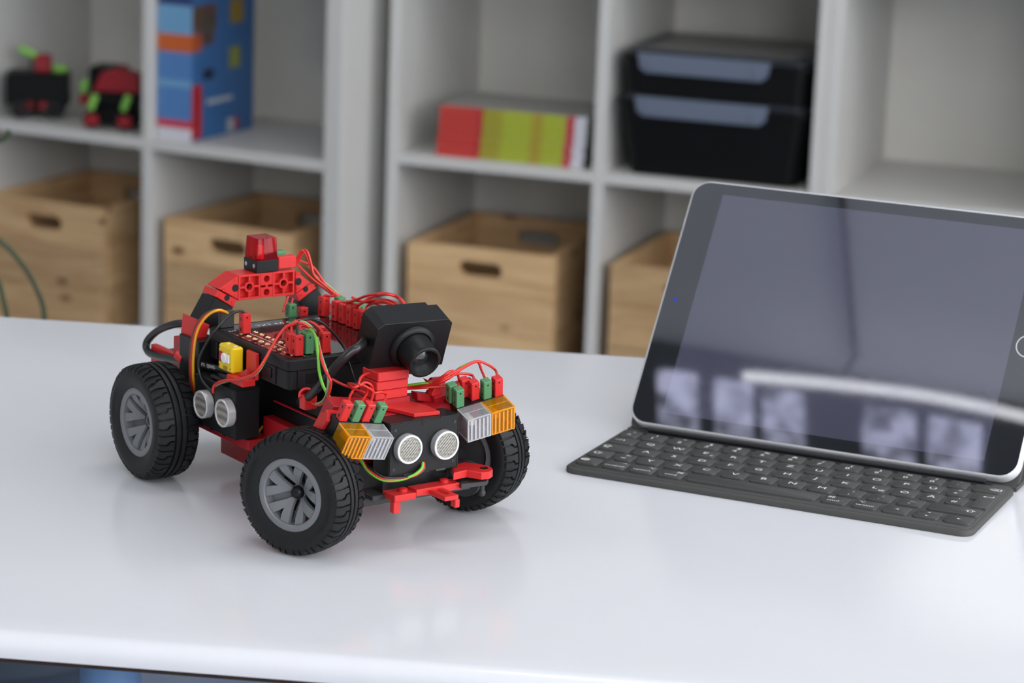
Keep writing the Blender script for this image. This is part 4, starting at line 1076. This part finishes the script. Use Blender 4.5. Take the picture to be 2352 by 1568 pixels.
# ---- front lamps
def lamp_pair(pos, ang, sc, order, plugs, off):
    LM = Matrix.Translation(pos) @ Matrix.Rotation(math.radians(ang[0]), 4, 'Z') @ Matrix.Rotation(math.radians(ang[1]), 4, 'Y') @ Matrix.Rotation(math.radians(ang[2]), 4, 'X') @ Matrix.Scale(sc, 4)
    m = mb(); m.M = LM; m.box(-21.5, -12.6, -15, 15, -7.5, 7.5, 0.4); holder = m.build('lamp_holder', M_BLK, car)
    for k, kind in enumerate(order):
        y0 = -15 + 15 * k + 0.15; y1 = y0 + 14.7
        mt, me_ = (M_AMBER, M_AMBERE) if kind == 'amber' else (M_CLEAR, M_CLEARE)
        # thin shell: four sides and a ribbed front
        s = mb(); s.M = LM; w = 0.7
        V = [(x, y, z) for x in (-12.5, 0) for y in (y0, y1) for z in (-7.4, 7.4)]
        s.add(V, [(0, 1, 5, 4), (2, 6, 7, 3), (1, 3, 7, 5), (0, 4, 6, 2), (4, 5, 7, 6)])
        so = s.build('%s_lens' % kind, mt, holder, 20)
        e = mb(); e.M = LM
        for y in (y0, y1 - w):
            e.box(-w, 0.05, y - .02, y + w + .02, -7.4, 7.4); e.box(-12.5, -w, y - .02, y + w + .02, 6.8, 7.42); e.box(-12.5, -w, y - .02, y + w + .02, -7.42, -6.8)
        for z in (-7.42, 6.8): e.box(-w, 0.05, y0 + w, y1 - w, z, z + .62); 
        e.box(-7, -6.6, y0, y1, 7.3, 7.44)
        e.build('lens_edge', me_, so)
        rb = mb(); rb.M = LM
        for i in range(5):
            y = y0 + 1.6 + i * 2.5; rb.box(0.02, 0.5, y, y + 1.3, -6.5, 6.5, 0.2)
        rb.build('lens_rib', me_, so)
        bl = mb(); bl.M = LM; bl.lathe([(2.4, -12.4), (2.4, -7), (2.0, -5.4), (0, -4.6)], (0, (y0 + y1) / 2 - 1.5, 0.8), (1, 0, 0), 22)
        bl.build('bulb', M_YEL if kind == 'amber' else M_BULB, so)
    for (v, mt, u) in plugs:
        plug((u, v, 7.4), mt, 11.4, 5.0, 5.0, LM)
    return LM
LN = lamp_pair((184.5, -40, 59.6), (-3.2, 22.2, -9.9), 0.98, ('amber', 'clear'), ((-11.5, M_RED, -16.2), (-3.6, M_GRN, -16.0), (3.4, M_RED, -16.4), (11.0, M_GRN, -15.8)), 0)
LFAR = lamp_pair((183, 42, 61.7), (-4.4, 16.1, 11.0), 0.993, ('clear', 'amber'), ((-12.4, M_GRN, -15.6), (-1.5, M_RED, -18.0), (5.0, M_GRN, -15.8), (11.8, M_RED, -15.2), (-13.5, M_GRN, -21.5), (-5.0, M_RED, -23.0)), 0)
# red carriers of the lamp holders
for LM, s in ((LN, -1), (LFAR, 1)):
    m = mb(); m.M = LM; m.box(-30, -21.6, -13, 13, -9, 4, 0.4); m.build('lamp_carrier', M_RED, car)
    m = mb(); m.M = LM
    y = -17 if s < 0 else 14
    m.prism([(-31, -22), (-26, -23), (-20, 3), (-23, 7), (-28, 3)], y, y + 4, lambda a, b_, c: (a, c, b_)); m.build('carrier_strut', M_RED, car)
    m = mb(); m.M = LM; m.box(-40, -30.1, -8 if s < 0 else -20, 20 if s < 0 else 8, -8, 6, 0.4); m.build('carrier_block', M_RED2, car)

# ---- cable clips
def clip(c, d, r, name='cable_clip'):
    c = Vector(c); d = Vector(d).normalized(); m = mb(); a = d.orthogonal().normalized(); b_ = d.cross(a)
    V = []; n_ = 14
    for h in (-3.2, 3.2):
        for rr in (r, r + 1.3):
            for i in range(n_ + 1):
                t = math.radians(-140 + 280 * i / n_); V.append(c + d * h + (a * math.cos(t) + b_ * math.sin(t)) * rr)
    k = n_ + 1; Fs = []
    for i in range(n_):
        Fs += [(i, i + 1, k + i + 1, k + i), (2 * k + i, 3 * k + i, 3 * k + i + 1, 2 * k + i + 1), (i, 2 * k + i, 2 * k + i + 1, i + 1), (k + i, k + i + 1, 3 * k + i + 1, 3 * k + i)]
    Fs += [(0, k, 3 * k, 2 * k), (n_, 2 * k + n_, 3 * k + n_, k + n_)]
    m.add(V, Fs); return m.build(name, M_RED, car)
clip(PX(420, 822, y=-47), (1, 0.1, -0.3), 3.2)
boxp('clip_foot', M_RED, -14, 0, -45, -40, 66, 78, 0.5)
clip(PX(705, 912, y=-38), (0.7, -0.5, 0.6), 3.4)
clip(PX(1003, 885, x=140), (0.1, 1, 0), 3.6)
def xpoly(name, mat, pxs, x1, th):
    m = mb(); m.prism([(q.y, q.z) for q in (PX(px, py, x=x1) for px, py in pxs)], x1 - th, x1, yz, bev=0.3); return m.build(name, mat, car, 25)
xpoly('clip_upright', M_RED, [(982, 872), (992, 880), (1002, 876), (1014, 872), (1010, 884), (1016, 898), (1004, 916), (992, 908), (998, 892)], 152, 5)
xpoly('clip_frame', M_RED2, [(958, 902), (990, 906), (1012, 892), (1040, 906), (1046, 930), (1010, 926), (960, 920)], 149, 6)
boxp('clip_foot', M_RED, 118, 124, -42, -34, 66, 74, 0.4)

# ---- wires
def wire(name, mat, pts, r=0.75, sub=7):
    return mb().tube(pts, r, 8, sub).build(name, mat, car, 180)
Y = lambda px, py, y: PX(px, py, y=y)
# thick black lead at the rear
wire('power_cable', M_WBLK, [Y(452, 748, -30), Y(430, 743, -36), Y(398, 745, -40), Y(362, 760, -42), Y(338, 785, -44), Y(341, 808, -46), Y(372, 820, -47), Y(425, 829, -47), Y(470, 839, -47), Y(515, 850, -47), Y(560, 862, -44)], 2.35, 8)
_d = Y(515, 850, -47) - Y(440, 832, -47)
tx = lettering('FTI   QIANG', 0.0030, M_PRINT, car, Matrix.Translation(Y(478, 840.5, -49.6) * 0.001) @ rotm('Y', -math.degrees(math.atan2(_d.z, _d.x))) @ rotm('X', 90), 'cable_print')
# servo lead of three
for k, (mt, dx, dy) in enumerate(((M_WBRN, -3.5, 0), (M_WRED, 0, 1.5), (M_WYEL, 4.0, 1.0))):
    wire('servo_wire', mt, [(26, -39 + 2.6 * k, 101), Y(516 + dx * 1.2 + 3 * k, 722 - 2, -38 + 2 * k), Y(498 + dx, 712 + dy * 2 - k, -44), Y(470 + dx, 726 + dy, -49), Y(449 + dx, 760 + dy, -52), Y(441 + dx, 810, -53), Y(440 + dx, 860, -53), Y(444 + dx * 1.2, 900, -50), Y(450 + dx, 930, -44)], 0.8)
wire('sensor_wire', M_WBLK, [(44.2, -34.2, 103), Y(553, 714, -36), Y(530, 722, -42), Y(500, 752, -50), Y(472, 792, -56), Y(456, 832, -58), Y(462, 868, -57.5), Y(478, 890, -56.5), Y(492, 897, -55)], 0.8)
for mt, d in ((M_WRED, 0), (M_WGRN2, 2.4)):
    wire('sensor_wire', mt, [p_ + Vector((0, 0.55 * d, 0)) for p_ in [Y(490, 901 - d * .2, -55), Y(493 - d * .3, 884 + d, -56), Y(515, 874 + d, -57), Y(550, 871 + d * .5, -57), Y(585, 857 + d * .3, -55), Y(608 - d, 826, -50), Y(628 - d, 790 - d, -44), Y(652 - d, 755 - d * .6, -38), Y(672, 744 - d, -34), Y(694, 742 - d, -30), Y(712, 752, -26)]], 0.9 if d == 0 else 0.7)
wire('signal_wire', M_WRED, [(97.5, -35.2, 103), Y(672, 742, -33), Y(700, 735, -26), Y(728, 748, -20), Y(748, 775, -17), Y(757, 800, -15), Y(755, 818, -14)], 0.8)
wire('signal_wire', M_WRED, [(95, -28, 103), Y(690, 748, -24), Y(715, 752, -18), Y(728, 768, -14)], 0.8)
wire('signal_wire', M_WBLK, [(102.6, -34.5, 103), Y(684, 742, -32), Y(705, 733, -26), Y(735, 738, -20), Y(765, 765, -12), Y(785, 790, -6), Y(795, 806, -4)], 0.75)
wire('lamp_wire', M_WGRN, [(101.5, -27.2, 103), Y(712, 757, -28), Y(724, 772, -34), Y(730, 810, -42), Y(733, 850, -46), Y(740, 880, -46), Y(752, 905, -44), Y(764, 920, -40)], 0.85)
wire('lamp_wire', M_WRED, [Y(732, 785, -34), Y(736, 815, -42), Y(745, 845, -46), Y(756, 866, -46), Y(760, 880, -45), Y(755, 905, -44), Y(745, 925, -43), Y(728, 930, -42), Y(712, 922, -40)], 0.75)
wire('lamp_wire', M_WGRN2, [Y(729, 775, -33), Y(740, 820, -41), Y(753, 862, -45), Y(752, 895, -45), Y(742, 920, -43), Y(725, 928, -42)], 0.7)
wire('camera_cable', M_WBLK, [CM @ Vector((-18, -18, -6)), Y(826, 795, -22), Y(800, 812, -30), Y(768, 845, -36), Y(738, 882, -40), Y(712, 908, -40), Y(690, 922, -36)], 2.5)
wire('thin_wire', M_WBLK, [Y(795, 806, -4), Y(803, 835, -6), Y(812, 862, -8), Y(822, 885, -8)], 0.5)
# loops over the far plugs
for pts in ([(776, 700), (800, 694), (822, 700), (850, 684), (884, 676), (912, 682), (928, 700), (936, 716)],
            [(790, 702), (812, 690), (848, 694), (880, 688), (905, 694), (920, 706)],
            [(845, 738), (825, 728), (818, 712), (828, 698), (852, 690), (884, 692), (908, 702)],
            [(808, 682), (830, 692), (862, 696), (880, 704), (905, 698), (922, 704)],
            [(840, 715), (845, 702), (866, 694), (890, 696), (896, 706)],
            [(770, 705), (782, 696), (808, 692), (846, 678), (888, 674), (918, 684), (932, 702)]):
    wire('signal_wire', M_WRED, [Y(a, b, 31 + 3 * math.sin(a)) for a, b in pts], 0.8)
wire('signal_wire', M_WRED, [(26.8, 29.5, 103), Y(748, 678, 30), Y(762, 680, 32), Y(772, 676, 34)], 0.75)
# beacon wires
for pts, mt in (([(681, 598), (692, 600), (712, 612), (728, 640), (738, 656), (766, 676)], M_WRED), ([(682, 606), (695, 622), (712, 640), (735, 660), (762, 682)], M_WRED),
                ([(676, 614), (684, 590), (688, 572), (693, 574), (697, 600), (700, 625), (720, 646), (745, 668), (770, 682)], M_WRED), ([(680, 596), (700, 606), (716, 630), (740, 650), (764, 672)], M_WGRN2),
                ([(676, 612), (680, 588), (686, 572), (694, 590), (698, 615), (706, 630)], M_WRED)):
    wire('beacon_wire', mt, [PX(a, b, x=2) + Vector((i * 2.2, 0, 0)) for i, (a, b) in enumerate(pts)], 0.75)
wire('beacon_wire', M_WRED, [PX(662, 680, x=12), PX(655, 700, x=13), PX(650, 716, x=14)], 0.7); wire('beacon_wire', M_WRED, [PX(672, 685, x=12), PX(668, 705, x=13), PX(665, 722, x=14)], 0.7)
# lamp leads, near side
tops = [LN @ Vector((u, v, 18.4)) for v, u in ((-11.5, -16.2), (-3.6, -16.0), (3.4, -16.4), (11.0, -15.8))]
for p, mids in zip(tops, ([(806, 905), (818, 888), (832, 884), (845, 892)], [(843, 903), (840, 888), (828, 884), (812, 890)], [(857, 900), (852, 884), (838, 878), (822, 886)], [(888, 908), (875, 900), (860, 902), (845, 890)])):
    wire('lamp_wire', M_WRED, [p] + [PX(a, b, x=158) for a, b in mids] + [PX(800, 880, x=140)], 0.75)
wire('lamp_wire', M_WRED, [PX(762, 870, x=128), PX(785, 882, x=136), PX(812, 892, x=142), PX(838, 902, x=148)], 0.75)
wire('lamp_wire', M_WRED, [PX(822, 890, x=146), PX(828, 868, x=144), PX(842, 858, x=142), PX(858, 858, x=141)], 0.8)
# lamp leads, far side
ft = [LFAR @ Vector((u, v, 18.4)) for v, u in ((-12.4, -15.6), (-1.5, -18.0), (5.0, -15.8), (11.8, -15.2))]
for p, mids, mt in ((ft[0], [(1054, 870), (1048, 855), (1035, 852), (1020, 862)], M_WRED), (ft[1], [(1085, 862), (1062, 858), (1038, 862), (1015, 876)], M_WRED),
                    (ft[2], [(1106, 850), (1100, 834), (1090, 830), (1060, 845), (1020, 868)], M_WRED), (ft[3], [(1138, 850), (1118, 836), (1095, 830), (1062, 846), (1025, 872)], M_WRED)):
    wire('lamp_wire', mt, [p] + [PX(a, b, x=158) for a, b in mids] + [PX(985, 884, x=150), PX(945, 886, x=142), PX(915, 890, x=139)], 0.75)
wire('lamp_wire', M_WGRN, [PX(1092, 829, x=158), PX(1060, 842, x=157), PX(1030, 866, x=156), PX(1005, 878, x=152), PX(970, 880, x=148), PX(925, 886, x=140)], 0.7)
wire('lamp_wire', M_WRED, [PX(1040, 890, x=156), PX(1010, 888, x=154), PX(975, 890, x=150), PX(945, 892, x=143), PX(915, 894, x=139)], 0.75)
# front sensor lead
for mt, d in ((M_WGRN, 0.0), (M_WRED, 4.0), (M_WBLK, 8.0)):
    wire('sensor_wire', mt, [PX(971 + d * .6, 1062, x=180), PX(968 + d * .7, 1076 + d * .2, x=182.5), PX(948 + d * .5, 1092 + d * .2, x=183), PX(915, 1102 - d * .6, x=182), PX(880, 1102 - d * .9, x=178), PX(850 + d * .3, 1085 - d, x=172), PX(832 + d * .6, 1062, x=166), PX(822 + d, 1040, x=160)], 0.9)
wire('motor_wire', M_WYEL, [(60, -30.5, 40), Y(580, 1012, -34), Y(588, 1024, -34), Y(600, 1040, -32)], 0.8)
